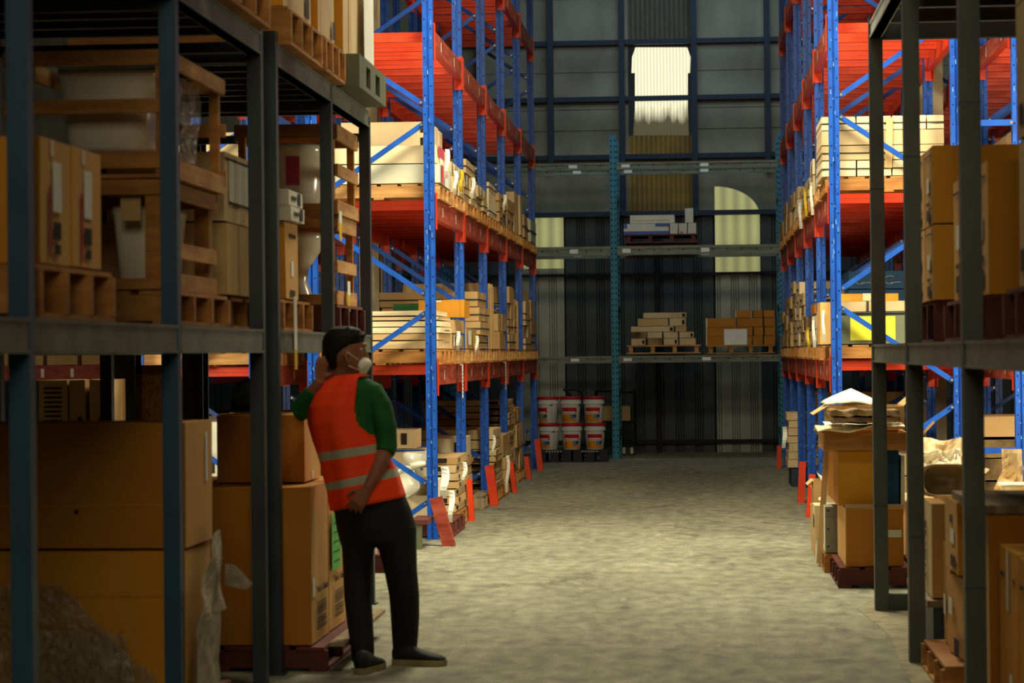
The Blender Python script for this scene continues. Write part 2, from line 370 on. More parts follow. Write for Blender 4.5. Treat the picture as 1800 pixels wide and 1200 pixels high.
# ---------------------------------------------------------------- blue and orange pallet racking
Y0, PITCH, NB = 20.2, 2.45, 5
LV = {2: 1.46, 3: 2.86, 4: 4.29, 5: 5.73}
def post_mesh():
    mb = MB(); w, d = .0425, .045
    prof = [(-w, -d), (-.010, -d), (-.006, -d + .014), (.006, -d + .014), (.010, -d), (w, -d), (w, -.012), (w - .012, -.008), (w - .012, .008), (w, .012), (w, d), (.010, d), (.006, d - .014), (-.006, d - .014), (-.010, d), (-w, d), (-w, .012), (-w + .012, .008), (-w + .012, -.008), (-w, -.012)]
    mb.prism(prof, 0, 7.3, 'blue_paint')
    z = .12; i = 0
    while z < 7.2:
        for xc, zz in ((.026, z), (-.026, z + .08)):
            for sgn in (-1, 1):
                y = sgn * (d + .001)
                mb.faces([Vector((xc + .006 * math.cos(t), y, zz + .009 * math.sin(t))) for t in [math.pi * q / 3 for q in range(6)]], [tuple(range(6))], 'hole')
        for sgn in (-1, 1):
            x = sgn * (w + .001)
            mb.quad([Vector((x, -.036, z)), Vector((x, -.022, z)), Vector((x, -.022, z + .016)), Vector((x, -.036, z + .016))], 'hole')
            mb.quad([Vector((x, .036, z)), Vector((x, .022, z)), Vector((x, .022, z + .016)), Vector((x, .036, z + .016))], 'hole')
        z += .16; i += 1
    for _ in range(46):
        zz = random.uniform(.3, 6.5); xc = random.uniform(-.03, .03); h = random.uniform(.01, .05)
        mb.quad([Vector((xc, -d - .0006, zz)), Vector((xc + random.uniform(.004, .010), -d - .0006, zz + .004)), Vector((xc + .004, -d - .0006, zz + h)), Vector((xc - .002, -d - .0006, zz + h * .8))], 'chipped')
    mb.box(-.06, .06, -.07, .07, 0, .008, 'blue_dark')
    return mb.obj('post')
def rack_row(name, label, xf, sgn, levels=(2, 3, 4, 5), nb=NB):
    """xf: X of the aisle face posts; sgn: +1 when the row lies towards +X"""
    root = empty(name, (xf + sgn * .5, Y0 + 6, 0)); tag(root, label, 'pallet rack', 'blue and orange pallet racks along the aisle')
    ox, oy = xf + sgn * .5, Y0 + 6
    xr = xf + sgn * 1.0
    global POST
    first = POST is None
    if first: POST = post_mesh()
    for k in range(nb + 1):
        for x in (xf, xr):
            L_ = (x - ox, Y0 + k * PITCH - oy, 0)
            if first: POST.parent = root; POST.location = L_; first = False
            else: child_copy(POST, root, L_)
    # braces
    br = None
    zs_ = [(.31, 'dn'), (.46, 'up'), (1.90, 'dn'), (2.05, 'up'), (3.49, 'dn'), (3.65, 'up'), (5.08, 'dn'), (5.24, 'up')]
    def brace(z, kind):
        mb = MB(); dz = .62 * (1 if kind == 'up' else -1)
        a = Vector((-sgn * .46, 0, 0)); c_ = Vector((sgn * .46, 0, dz))
        mb.bar(a, c_, .042, .03, 'blue_paint')
        for p in (a + (c_ - a) * .02, c_ - (c_ - a) * .02):
            mb.tube([p + Vector((0, -.048, 0)), p + Vector((0, -.02, 0))], .012, 'bolt', 8)
        return mb.obj('brace', root)
    pro = {}
    for k in range(nb + 1):
        for z, kind in zs_:
            if k == 0 and z in (.31,): pass
            L_ = (0, Y0 + k * PITCH - oy, z)
            if kind not in pro: pro[kind] = brace(z, kind); pro[kind].location = L_
            else: child_copy(pro[kind], root, L_)
    # beams with end plates
    pb = {}
    for lv in levels:
        for k in range(nb):
            for wh, x, s2 in (('f', xf, -sgn), ('r', xr, sgn)):
                yc = Y0 + (k + .5) * PITCH - oy; L_ = (x - ox, yc, LV[lv])
                if wh not in pb:
                    hl = PITCH / 2 - .05
                    mb = MB(); x0, x1 = sorted((s2 * .045, -s2 * .012))
                    prof = [(x0, -.172), (x1, -.172), (x1, -.012), (x1 - .006, 0), (x0 + .006, 0), (x0, -.012)]
                    R_ = Matrix(((1, 0, 0), (0, 0, 1), (0, 1, 0))).to_4x4()
                    mb.prism(prof, -hl, hl, 'orange_paint', R_)
                    xx = s2 * .0465
                    mb.quad([Vector((xx, -hl, -.168)), Vector((xx, hl, -.168)), Vector((xx, hl, -.006)), Vector((xx, -hl, -.006))], 'faded_red')
                    for yl in (-.65, .45):
                        mb.quad([Vector((s2 * .048, yl, -.13)), Vector((s2 * .048, yl + .045, -.13)), Vector((s2 * .048, yl + .045, -.045)), Vector((s2 * .048, yl, -.045))], 'paper')
                    o = mb.obj('beam', root, L_); kids = []
                    for e in (-1, 1):
                        mb = MB()
                        a0, a1 = sorted((s2 * .0485, s2 * .055)); mb.box(a0, a1, e * hl - .045 if e > 0 else -hl - .035, e * hl + .035 if e > 0 else -hl + .045, -.26, .05, 'orange_paint')
                        y_ = e * (hl + .001); b0, b1 = sorted((s2 * .055, -s2 * .03)); mb.box(b0, b1, min(y_, y_ - e * .006) , max(y_, y_ - e * .006), -.26, .05, 'orange_paint')
                        kids.append(mb.obj('beam_connector', o))
                    pb[wh] = (o, kids)
                else:
                    o, kids = pb[wh]; c = child_copy(o, root, L_)
                    for q in kids: child_copy(q, c)
    # cross bars
    cb = None
    for lv in levels:
        for k in range(nb):
            for f in (.10, .36, .60, .88):
                L_ = (0, Y0 + k * PITCH + f * PITCH - oy, LV[lv] - .002)
                if cb is None:
                    mb = MB(); mb.box(-.487, .487, -.03, .03, -.08, 0, 'orange_paint'); mb.box(-.484, .484, -.032, -.03, -.046, -.042, 'faded_red'); cb = mb.obj('cross_bar', root, L_)
                else: child_copy(cb, root, L_)
    return root
POST = None
XL, XR = -2.28, 1.10
rack_row('pallet_rack', 'blue and orange pallet rack facing the aisle on the left, beyond the worker', XL, -1)
rack_row('pallet_rack', 'blue and orange pallet rack behind the left aisle rack, seen through its frames', XL - 1.5, -1, (2, 3, 4))
rack_row('pallet_rack', 'blue and orange pallet rack facing the aisle on the right with tall strapped cartons', XR, 1)
rack_row('pallet_rack', 'blue and orange pallet rack at far right behind the right aisle rack', XR + 1.5, 1, (2, 3, 4))
# row spacers joining the two right racks
for z in (W(1740, 217, Y=Y0).z, W(1740, 791, Y=Y0).z):
    mb = MB(); mb.box(2.145, 2.555, Y0 - .075, Y0 - .045, z - .025, z + .025, 'blue_paint')
    mb.tube([(2.545, Y0 - .08, z), (2.545, Y0 - .075, z)], .014, 'bolt', 8)
    tag(mb.obj('row_spacer'), 'blue steel row spacer bar joining the two right racks, %s' % ('upper one' if z > 2 else 'lower one'), 'spacer bar')
# post guards: folded orange plates
def guard(px, py, hpx, sgn, tilt, lab, wpx=16, worn=False):
    p = W(px, py, Z=0); s = F / (p.y * math.cos(TH) - p.x * math.sin(TH)); h = hpx / s; w = wpx / s
    mb = MB(); t = math.radians(tilt); m_ = 'faded_red' if worn else 'orange_paint'
    R_ = Matrix.Rotation(t, 4, 'Y')
    mb.box(-w / 2, w / 2, -.003, .003, 0, h, m_, R_); mb.box(-w / 2, -w / 2 + .006, 0, .07, 0, h, m_, R_); mb.box(w / 2 - .006, w / 2, 0, .07, 0, h, m_, R_)
    if worn: mb.box(-w / 2, w / 2, 0, .07, h, h + .02, m_, R_)
    mb.box(-w / 2, w / 2, 0, .08, -.004 + abs(math.sin(t)) * w / 2, .01 + abs(math.sin(t)) * w / 2, m_)
    o = mb.obj('post_guard', loc=(p.x, p.y, 0)); tag(o, lab, 'post guard', 'orange post guards along the aisle')
guard(789, 960, 84, -1, -15, 'worn orange post guard leaning at the foot of the nearest left blue post', 22, True)
guard(829, 916, 74, -1, -3, 'thin upright orange post guard on the left, second from the worker', 9)
guard(869, 889, 72, -1, -7, 'wide clean orange post guard on the left, in front of the empty pallet', 15)
guard(905, 866, 56, -1, -7, 'narrow orange post guard on the left before the dark blue crate', 8)
guard(930, 842, 40, -1, -7, 'small orange post guard just beyond the dark blue crate', 8)
guard(950, 827, 56, -1, -6, 'farthest left orange post guard, beside the stacked paint buckets', 10)
guard(1408, 884, 73, 1, 3, 'round topped orange post guard on the right, beside the blue grey crate', 12)
guard(1422, 909, 76, 1, 5, 'nearest orange post guard on the right, behind the pile of open cartons', 11)
guard(1369, 823, 40, 1, 2, 'farthest right orange post guard under the hanging paper tag', 8)
# ---------------------------------------------------------------- teal back rack
YB = 35.0
def back_rack():
    root = empty('back_rack', (0, YB, 0)); tag(root, 'teal perforated post rack with long grey rails across the back wall', 'pallet rack')
    sB = F / YB
    xs = [W(1081, 600, Y=YB).x + d for d in (-2.45, 0, 2.42)]
    zt = W(1080, 238, Y=YB).z
    mb = MB(); w = .05
    mb.prism([(-w, -.04), (w, -.04), (w, .04), (.04, .04), (.04, -.03), (-.04, -.03), (-.04, .04), (-w, .04)], 0, zt, 'teal')
    z = .1
    while z < zt - .03:
        for x in (-.028, .028): mb.faces([Vector((x + .011 * math.cos(t), -.0412, z + .014 * math.sin(t))) for t in [math.pi * q / 4 for q in range(8)]], [tuple(range(8))], 'hole')
        z += .082
    po = mb.obj('post', root, (xs[1], 0, 0))
    for x in (xs[0], xs[2]): child_copy(po, root, (x, 0, 0))
    for x in xs: child_copy(po, root, (x, 1.0, 0))
    mb = MB(); mb.box(-w, w, -.03, .9, -.03, .03, 'teal'); d0 = mb.obj('depth_bar', root, (xs[1], 0, 1.0))
    for x in xs:
        for z in (.4, 2.2, 3.8):
            child_copy(d0, root, (x, .05, z))
    for py0, py1 in ((285, 297), (432, 448), (625, 637)):
        zt_, zb_ = W(1150, py0, Y=YB).z, W(1150, py1, Y=YB).z
        for i in (0, 1):
            for yy in (-.065, 1.04):
                mb = MB(); x0, x1 = xs[i] + .052, xs[i + 1] - .052; h = zt_ - zb_
                mb.box(x0, x1, 0, .045, zb_, zb_ + h * .28, 'rail'); mb.box(x0, x1, .012, .04, zb_ + h * .28, zt_ - h * .3, 'rail'); mb.box(x0, x1, 0, .045, zt_ - h * .3, zt_, 'rail')
                for fx in (.03, .52) if i else (.75,):
                    xx = x0 + (x1 - x0) * fx; mb.box(xx, xx + .12, -.002, .012, zb_ + h * .25, zt_ - h * .3, 'paper')
                k_ = x0 + .1
                while k_ < x1 - .05:
                    mb.quad([Vector((k_, .0115, zb_ + h * .45)), Vector((k_ + .02, .0115, zb_ + h * .45)), Vector((k_ + .02, .0115, zb_ + h * .6)), Vector((k_, .0115, zb_ + h * .6))], 'hole'); k_ += .21
                mb.obj('rail', root, (0, yy, 0))
    mb = MB(); a = W(1365, 450, Y=YB - .1); c_ = W(1375, 410, Y=YB - .1)
    mb.box(xs[2] - .052, xs[2] + .052, -.075, -.065, a.z - .05, c_.z, 'rail'); mb.obj('end_plate', root)
    return xs
BX = back_rack()
# ---------------------------------------------------------------- dark steel racks in the foreground
LYS = [5.3, 7.3, 9.4, 11.25, 11.65, 13.4, 14.95]
def left_rack():
    root = empty('steel_rack', (-2.6, 11, 0)); tag(root, 'dark steel shelving rack at near left with crates and brown cartons', 'steel rack')
    def L_(x, y, z): return (x + 2.6, y - 11, z)
    tops = [3.068, 3.068, 3.068, 3.13, 3.13, 3.068, 3.03]
    for y, t in zip(LYS, tops):
        w = .033; mt = 'dark_steel_blue' if y < 10 else 'dark_steel'
        for x in (-2.09, -3.35):
            mb = MB(); mb.prism([(-w, -w), (w, -w), (w, w), (w - .012, w), (w - .012, -w + .012), (-w + .012, -w + .012), (-w + .012, w), (-w, w)], 0, t, mt)
            mb.box(-.05, .05, -.05, .05, 0, .008, mt); mb.obj('post', root, L_(x, y, 0))
        mb = MB(); mb.box(-1.22, -.035, -.02, .02, -.05, 0, 'dark_steel'); mb.obj('depth_bar', root, L_(-2.09, y, .5 if 0 else 1.66)); 
        mb = MB(); mb.box(-1.22, -.035, -.02, .02, -.05, 0, 'dark_steel'); mb.obj('depth_bar', root, L_(-2.09, y, t - .1))
    seg = [(5.3, 7.3), (7.3, 9.4), (9.4, 11.25), (11.65, 13.4), (13.4, 14.95)]
    for a, c_ in seg:
        for x in (-2.09, -3.35):
            for z0, z1 in ((1.565, 1.675), (2.965, 3.07)):
                s_ = 1 if x > -3 else -1
                mb = MB(); x0, x1 = sorted((-.02, .045 * s_)) if 0 else (-.03, .03)
                zz = z0 - 1.62 if 0 else 0
                mb.box(x0, x1, a - 11 + .034, c_ - 11 - .034, z0, z1, 'grey_beam')
                # rolled lips
                mb.box(x0 - .004, x1 + .006, a - 11 + .034, c_ - 11 - .034, z0, z0 + .012, 'grey_beam'); mb.box(x0 - .004, x1 + .006, a - 11 + .034, c_ - 11 - .034, z1 - .012, z1, 'grey_beam')
                mb.obj('beam', root, (x + 2.6, 0, 0))
    cb = None
    for z in (1.674, 3.069):
        y = 5.5
        while y < 14.9:
            if min(abs(y - q) for q in LYS) > .06:
                if cb is None:
                    mb = MB(); mb.box(-1.195, -.034, -.02, .02, -.035, 0, 'dark_steel'); cb = mb.obj('cross_bar', root, L_(-2.09, y, z))
                else: child_copy(cb, root, L_(-2.09, y, z))
            y += .29
left_rack()
RYS = [7.25, 9.5, 12.1, 14.5]
def right_rack():
    root = empty('steel_rack', (1.6, 11, 0)); tag(root, 'green grey steel shelving rack at near right with tall brown cartons', 'steel rack')
    w = .04
    for y in RYS:
        for x in (1.04, 2.35):
            mb = MB(); mb.prism([(-w, -w), (w, -w), (w, w), (w - .014, w), (w - .014, -w + .014), (-w + .014, -w + .014), (-w + .014, w), (-w, w)], 0, 3.52, 'green_steel')
            for zz in (.62, 1.45, 2.5): mb.box(-w - .002, w + .002, -w - .002, w, zz, zz + .006, 'dark_steel')
            mb.obj('post', root, (x - 1.6, y - 11, 0))
        mb = MB(); mb.box(.041, 1.27, -.03, .03, 0, .1, 'green_steel'); mb.obj('base_bar', root, (1.04 - 1.6, y - 11, 0))
        mb = MB(); mb.box(.041, 1.27, -.03, .03, 3.39, 3.49, 'dark_steel'); mb.obj('depth_bar', root, (1.04 - 1.6, y - 11, 0))
    for a, c_ in ((7.25, 9.5), (9.5, 12.1), (12.1, 14.5)):
        for x in (1.04, 2.35):
            for z0, z1, m_ in ((1.475, 1.58, 'grey_beam'), (3.4, 3.49, 'light_beam')):
                mb = MB(); mb.box(-.03, .03, a - 11 + .041, c_ - 11 - .041, z0, z1, m_)
                mb.box(-.036, .034, a - 11 + .041, c_ - 11 - .041, z0, z0 + .012, m_); mb.box(-.036, .034, a - 11 + .041, c_ - 11 - .041, z1 - .012, z1, m_)
                mb.obj('beam', root, (x - 1.6, 0, 0))
    mb = MB(); mb.box(0, 1.24, -.02, .02, -.035, 0, 'dark_steel'); cb = mb.obj('cross_bar', root, (-.526, -3.4, 1.578)); 
    y = 7.9
    while y < 14.4:
        if min(abs(y - q) for q in RYS) > .07: child_copy(cb, root, (-.526, y - 11, 1.578))
        y += .33
    for y in (7.9, 8.8, 10.3, 11.2, 12.7, 13.3, 13.9):
        mb = MB(); mb.box(.035, 1.27, -.03, .03, 3.41, 3.485, 'dark_steel'); mb.obj('cross_bar', root, (1.04 - 1.6, y - 11, 0))
right_rack()
# ---------------------------------------------------------------- pallets and cartons
PAL = {}
def pallet(x, y, z, lab, wx=1.05, ly=1.05, m_='wood', h=.13, rz=0, name='wooden_pallet', cat='pallet', nstr=4, group=None):
    """x, y: centre; stringers run along X, deck boards along Y; z: underside"""
    key = (round(wx, 2), round(ly, 2), m_, round(h, 2), nstr)
    if key in PAL:
        r = copy_tree(PAL[key], (x, y, z), rz)
    else:
        r = empty(name, (x, y, z), rz); PAL[key] = r
        t = .018; mb = MB(); nb = max(4, int(wx / .16))
        for i in range(nb):
            xc = -wx / 2 + (i + .5) * wx / nb; w = wx / nb * .40
            mb.box(xc - w, xc + w, -ly / 2, ly / 2, h - t, h, m_, jit=.002)
        mb.obj('top_deck', r)
        bb = None
        for i in range(3):
            xc = -wx / 2 + .05 + i * (wx - .1) / 2
            if bb is None: mb = MB(); mb.box(-.045, .045, -ly / 2, ly / 2, 0, t, m_, jit=.001); bb = mb.obj('bottom_board', r, (xc, 0, 0))
            else: child_copy(bb, r, (xc, 0, 0))
        st = None
        for i in range(nstr):
            L_ = (0, -ly / 2 + .025 + i * (ly - .05) / (nstr - 1), 0)
            if st is None:
                mb = MB(); mb.box(-wx / 2 + .004, wx / 2 - .004, -.022, .022, t, h - t, m_); st = mb.obj('stringer', r, L_)
            else: child_copy(st, r, L_)
    r['label'] = lab; r['category'] = cat
    if 'group' in r: del r['group']
    if group: r['group'] = group
    return r
def mark(mb, face, u0, u1, v0, v1, m_, B, e=.0015):
    """decal patch on a carton face; u, v as fractions"""
    x0, x1, y0, y1, z0, z1 = B
    za, zb = z0 + (z1 - z0) * v0, z0 + (z1 - z0) * v1
    if face == 'f': p = [(x0 + (x1 - x0) * u, y0 - e, z) for u, z in ((u0, za), (u1, za), (u1, zb), (u0, zb))]
    elif face == 'r': p = [(x1 + e, y0 + (y1 - y0) * u, z) for u, z in ((u0, za), (u1, za), (u1, zb), (u0, zb))]
    elif face == 'l': p = [(x0 - e, y0 + (y1 - y0) * u, z) for u, z in ((u0, za), (u1, za), (u1, zb), (u0, zb))]
    elif face == 't': p = [(x0 + (x1 - x0) * u, y0 + (y1 - y0) * v, z1 + e) for u, v in ((u0, v0), (u1, v0), (u1, v1), (u0, v1))]
    mb.quad([Vector(q) for q in p], m_)
SQ = [('f', .74, .90, .25, .8, 'ink'), ('r', .1, .18, .25, .8, 'ink'), ('l', .1, .18, .25, .8, 'ink')]
def carton(x0, x1, y0, y1, z0, z1, m_, lab, marks=(), rz=0, cat='box', name='carton', group=None, jit=.004, side=None, bevel=.006, kids=()):
    cx, cy = (x0 + x1) / 2, (y0 + y1) / 2
    B = (x0 - cx, x1 - cx, y0 - cy, y1 - cy, 0, z1 - z0)
    mb = MB(); mb.box(*B, m_, jit=jit, side=side)  # a paler side material stands in for aisle light on those faces
    for q in marks: mark(mb, *q, B, e=.002)
    o = mb.obj(name, loc=(cx, cy, z0), rz=rz, bevel=0)
    tag(o, lab, cat, group)
    for (nm, klab, mk) in kids:
        kb = MB()
        for q in mk: mark(kb, *q, B, e=.003)
        k = kb.obj(nm, o)
        if klab: k['label'] = klab
    return o
def CB(px0, py0, px1, py1, Y, d, m_, lab, **k):
    """carton whose near face spans photo pixels at depth Y, d metres deep"""
    a = W(px0, py1, Y=Y); b = W(px1, py0, Y=Y); c_ = W(px0, py0, Y=Y); e = W(px1, py1, Y=Y)
    x0, x1 = (a.x + c_.x) / 2, (b.x + e.x) / 2; z0, z1 = (a.z + e.z) / 2, (b.z + c_.z) / 2
    if 'z0' in k: z0 = k.pop('z0')
    if 'z1' in k: z1 = k.pop('z1')
    return carton(x0, x1, Y, Y + d, z0, z1, m_, lab, **k)
ORD = ['lowest', 'second', 'third', 'fourth', 'fifth', 'sixth', 'seventh', 'eighth', 'ninth', 'tenth', 'eleventh', 'twelfth']
NTH = ['first', 'second', 'third', 'fourth', 'fifth', 'sixth', 'seventh', 'eighth', 'ninth', 'tenth']
def slot(k, s): return Y0 + k * PITCH + .12 + s * 1.17
LOOK = {'tan': 'tan', 'cream_card': 'cream', 'grey_card': 'grey white', 'kraft': 'kraft', 'white_card': 'white', 'brown_card': 'brown', 'orange_card': 'orange', 'stained': 'dirty brown', 'blue_card': 'blue', 'wood_pale': 'pale wood'}
def stack(side, lv, k, s, spec, pal='wood', where=None, ly=1.05, wx=1.05, prot=.08, z0=None):
    """spec: list of (h, n, mat, marks, xfrac, tilt)"""
    sg = -1 if side == 'L' else 1; xf = XL if side == 'L' else XR
    xa = xf - sg * prot; ys = slot(k, s)
    base = (LV[lv] if lv > 1 else 0.0) + .002 if z0 is None else z0
    if where is None:
        sh = {1: 'floor', 2: 'lower shelf', 3: 'middle shelf', 4: 'upper shelf'}[lv]
        where = '%s pallet, %s rack %s' % (NTH[k * 2 + s], 'left' if side == 'L' else 'right', sh)
    ztop = base
    if pal:
        pallet(xa + sg * wx / 2, ys + ly / 2, base, 'wooden pallet, ' + where.replace(' pallet,', ' from near,') , wx, ly, pal)
        ztop = base + .1325
    top = len(spec)
    for i, q in enumerate(spec):
        h, n, m_ = q[:3]; marks = q[3] if len(q) > 3 else (); fx = q[4] if len(q) > 4 else 1.0; off = q[5] if len(q) > 5 else 0
        L_ = (ly - .04) / n
        for j in range(n):
            jx = random.uniform(-.015, .02); w = (wx - .06) * fx
            x0, x1 = sorted((xa + sg * (.02 + jx + off), xa + sg * (.02 + jx + off + w)))
            y0 = ys + .02 + j * L_
            nm = ORD[i] if i < top - 1 or top == 1 else 'topmost'
            if top == 1: nm = 'single'
            pos = '' if n == 1 else ((' nearer' if j == 0 else ' farther') if n == 2 else ' ' + ['near', 'middle', 'far', 'farthest'][j])
            carton(x0, x1, y0, y0 + L_ - .018, ztop + .002, ztop + h - .001, m_, '%s carton, %s layer%s, %s' % (LOOK.get(m_, m_), nm, pos, where), marks=marks, rz=random.uniform(-.008, .008), jit=.007)
        ztop += h
    return ztop
TX = [('f', .06, .3, .3, .45, 'ink'), ('r', .3, .7, .35, .5, 'ink'), ('l', .3, .7, .35, .5, 'ink')]
LB = [('r', .15, .45, .2, .9, 'paper'), ('r', .6, .75, .1, .8, 'yellow'), ('l', .2, .5, .2, .9, 'paper'), ('l', .62, .75, .1, .7, 'yellow')]
STR = [('f', 0, 1, .42, .52, 'strap'), ('r', 0, 1, .42, .52, 'strap'), ('l', 0, 1, .42, .52, 'strap')]
# ---- left aisle rack, middle shelf
stack('L', 3, 0, 0, [(.17, 1, 'grey_card', [('r', .1, .3, 0, 1, 'pink'), ('r', .4, .7, 0, 1, 'paper')]), (.16, 1, 'cream_card', [('r', .1, .6, .4, 1, 'pink'), ('r', .2, .5, 0, .4, 'paper')], .97)])
stack('L', 3, 0, 1, [(.15, 2, 'tan', LB), (.13, 2, 'tan', LB)], where='second pallet, left rack middle shelf')
# upright tan cartons with dark squares behind
for i in range(3):
    y = slot(0, 1) + .05 + i * .34
    carton(XL - .95, XL - .13, y, y + .3, 3.275, 3.64 - i * .01, 'cream_card', 'tall cream carton marked with dark squares, %s of three, left rack middle shelf' % ['nearest', 'middle', 'farthest'][i], marks=[('f', .88, .97, .72, .92, 'ink'), ('f', .88, .97, .4, .6, 'ink'), ('f', .88, .97, .08, .28, 'ink'), ('r', .1, .4, .1, .4, 'paper')])
for k, s, hs in ((1, 0, (.14, .13, .14)), (1, 1, (.12, .12))):
    stack('L', 3, k, s, [(h, 2, 'tan', LB if i % 2 else STR) for i, h in enumerate(hs)], pal='wood_orange')
stack('L', 3, 2, 0, [(.36, 1, 'cream_card', [('f', 0, 1, .12, .17, 'strap'), ('f', 0, 1, .82, .87, 'strap'), ('r', 0, 1, .12, .17, 'strap'), ('r', 0, 1, .82, .87, 'strap')])], pal='wood_orange')
stack('L', 3, 2, 1, [(.11, 2, 'kraft', TX), (.12, 2, 'kraft', TX), (.1, 1, 'kraft', TX, .5)], pal='wood')
stack('L', 3, 3, 0, [(.2, 2, 'kraft', TX), (.14, 1, 'kraft', (), .6)], pal='wood_orange')
stack('L', 3, 3, 1, [(.5, 3, 'tan', ())], pal='wood')
stack('L', 3, 4, 0, [(.3, 2, 'kraft', STR)], pal='wood_orange')
stack('L', 3, 4, 1, [(.3, 1, 'grey_card', STR)], pal='wood')
# ---- left aisle rack, lower shelf
stack('L', 2, 0, 0, [(.075, 1, 'tan', (), 1.0, 0.01), (.06, 1, 'kraft', ()), (.055, 1, 'cream_card', TX), (.05, 1, 'cream_card', ()), (.04, 1, 'tan', (), .98), (.05, 1, 'cream_card', (), .96, .02)], pal='wood_orange')
stack('L', 2, 0, 1, [(.14, 2, 'kraft', LB), (.13, 2, 'kraft', ())], pal='wood')
CB(735, 527, 817, 580, slot(0, 1) + .03, .5, 'orange_card', 'clean orange brown carton with cream tape, on top of the lower shelf stack', z0=1.876, marks=[('f', .38, .5, .86, 1, 'tape'), ('f', .9, .905, 0, 1, 'brown_card'), ('f', 0, 1, .985, 1, 'pale_lit_card')])
CB(690, 515, 760, 538, slot(0, 1) + .6, .42, 'green_card', 'flat dark green carton behind the orange brown one on left lower shelf', z0=1.876, z1=2.02)
stack('L', 2, 1, 0, [(.2, 1, 'kraft', LB, .9)], pal='wood')
stack('L', 2, 1, 1, [(.14, 2, 'kraft', STR), (.14, 2, 'kraft', STR), (.14, 2, 'kraft', STR), (.16, 2, 'kraft', STR)], pal='wood')
def boards(side, lv, k, s, n, h, lab, m_='wood_pale', t=.06):
    sg = -1 if side == 'L' else 1; xf = XL if side == 'L' else XR
    for i in range(n):
        y = slot(k, s) + .03 + i * (t + .045)
        hh = h * random.uniform(.9, 1.03); mb = MB(); mb.box(-.45, .45, -t / 2, t / 2, 0, hh, m_, jit=.006)
        o = mb.obj('plywood_sheet', loc=(xf + sg * .42, y + .04, LV[lv] + .136)); o.rotation_euler.x = -.05 - .01 * (i % 3)
        tag(o, lab % (NTH[i] + ' from the near side'), 'panel', lab.replace('%s, ', '').replace(' %s', ''))
stack('L', 2, 2, 0, [], pal='wood'); boards('L', 2, 2, 0, 8, .72, 'tall pale wood panel standing on end on left lower shelf, %s')
stack('L', 2, 3, 0, [(.18, 3, 'kraft', STR), (.17, 3, 'kraft', STR), (.18, 3, 'kraft', ()), (.2, 2, 'kraft', ())], pal='wood')
stack('L', 2, 2, 1, [(.2, 2, 'kraft', ()), (.2, 2, 'kraft', ())], pal='wood')
stack('L', 2, 3, 1, [], pal='wood'); boards('L', 2, 3, 1, 7, .6, 'shorter pale wood panel on end beyond the strapped cartons, %s')
stack('L', 2, 4, 0, [(.15, 2, 'tan', STR), (.15, 2, 'tan', ()), (.15, 2, 'tan', STR), (.16, 2, 'tan', ()), (.14, 1, 'tan', ())], pal='wood')
stack('L', 2, 4, 1, [(.2, 2, 'kraft', STR), (.2, 2, 'kraft', ()), (.25, 2, 'kraft', ())], pal='wood')
# hanging paper strips on the beams
for px, py0, py1, w, lab in ((813, 640, 699, 8, 'long white printed paper strip hanging from the left lower beam'), (889, 636, 684, 5, 'narrow grey paper strip hanging from the left lower beam, farther away')):
    a = W(px, py0, X=XL + .10); c_ = W(px, py1, X=XL + .10); mb = MB(); hh = a.z - c_.z; ww = .1 if w == 8 else .14
    mb.box(0, .0015, -ww / 2, ww / 2, 0, hh, 'paper')
    for i in range(7): mb.box(.0016, .002, -ww * .35, ww * .3, hh * (.1 + .11 * i), hh * (.13 + .11 * i), 'ink')
    mb.box(-.02, .002, -ww / 2, ww / 2, hh - .004, hh, 'paper')
    tag(mb.obj('hanging_paper', loc=(a.x, a.y, c_.z)), lab, 'paper strip')
# ---- left aisle rack, floor
FL = 'left rack floor'
stack('L', 1, 0, 1, [(.07, 1, 'tan', SQ), (.072, 1, 'kraft', SQ, .98), (.066, 1, 'tan', SQ, 1, .02), (.07, 1, 'kraft', SQ), (.074, 1, 'tan', SQ, .97), (.072, 1, 'tan', SQ), (.075, 1, 'kraft', SQ, 1, .01)], pal='wood_orange', prot=.10)
stack('L', 1, 1, 0, [(.08, 1, 'kraft', SQ), (.08, 1, 'kraft', SQ), (.08, 1, 'tan', SQ), (.09, 1, 'tan', SQ), (.09, 1, 'kraft', ()), (.2, 1, 'cream_card', SQ, .3)], pal='wood', prot=.02)
stack('L', 1, 1, 1, [], pal='wood_grey', prot=.1)
stack('L', 1, 2, 0, [(.068, 1, 'kraft', SQ), (.07, 1, 'tan', SQ, .98), (.068, 1, 'tan', SQ), (.07, 1, 'kraft', SQ, .95), (.066, 1, 'kraft', SQ, .9), (.07, 1, 'tan', SQ, .92), (.1, 1, 'tan', ()), (.11, 1, 'tan', ())], pal='wood_orange', prot=.12)
stack('L', 1, 2, 1, [(.14, 1, 'kraft', ()), (.14, 1, 'kraft', ()), (.12, 1, 'kraft', ()), (.12, 1, 'kraft', ())], pal='wood', prot=.12)
stack('L', 1, 3, 0, [(.069, 1, 'tan', SQ)] * 7 + [(.074, 1, 'kraft', SQ)] * 3 + [(.07, 1, 'tan', SQ)], pal=None, prot=.06, z0=.24)
p = W(900, 849, Z=0)
for j in (0, 1):
    o = carton(XL - .95, XL + .04, slot(3, 0) + .02 + j * .52, slot(3, 0) + .5 + j * .52, 0, .235, 'blue_crate', 'dark blue grey plastic crate under the tallest left stack, %s one' % ['nearer', 'farther'][j], name='crate', cat='crate', marks=[('f', .1, .9, .75, .8, 'black'), ('r', .1, .9, .75, .8, 'black')])
stack('L', 1, 3, 1, [(.28, 2, 'kraft', LB), (.28, 2, 'kraft', LB), (.2, 1, 'kraft', LB)], pal='wood', prot=.06)
stack('L', 1, 4, 0, [(.25, 2, 'kraft', ()), (.2, 1, 'tan', ())], pal='wood', prot=.0)
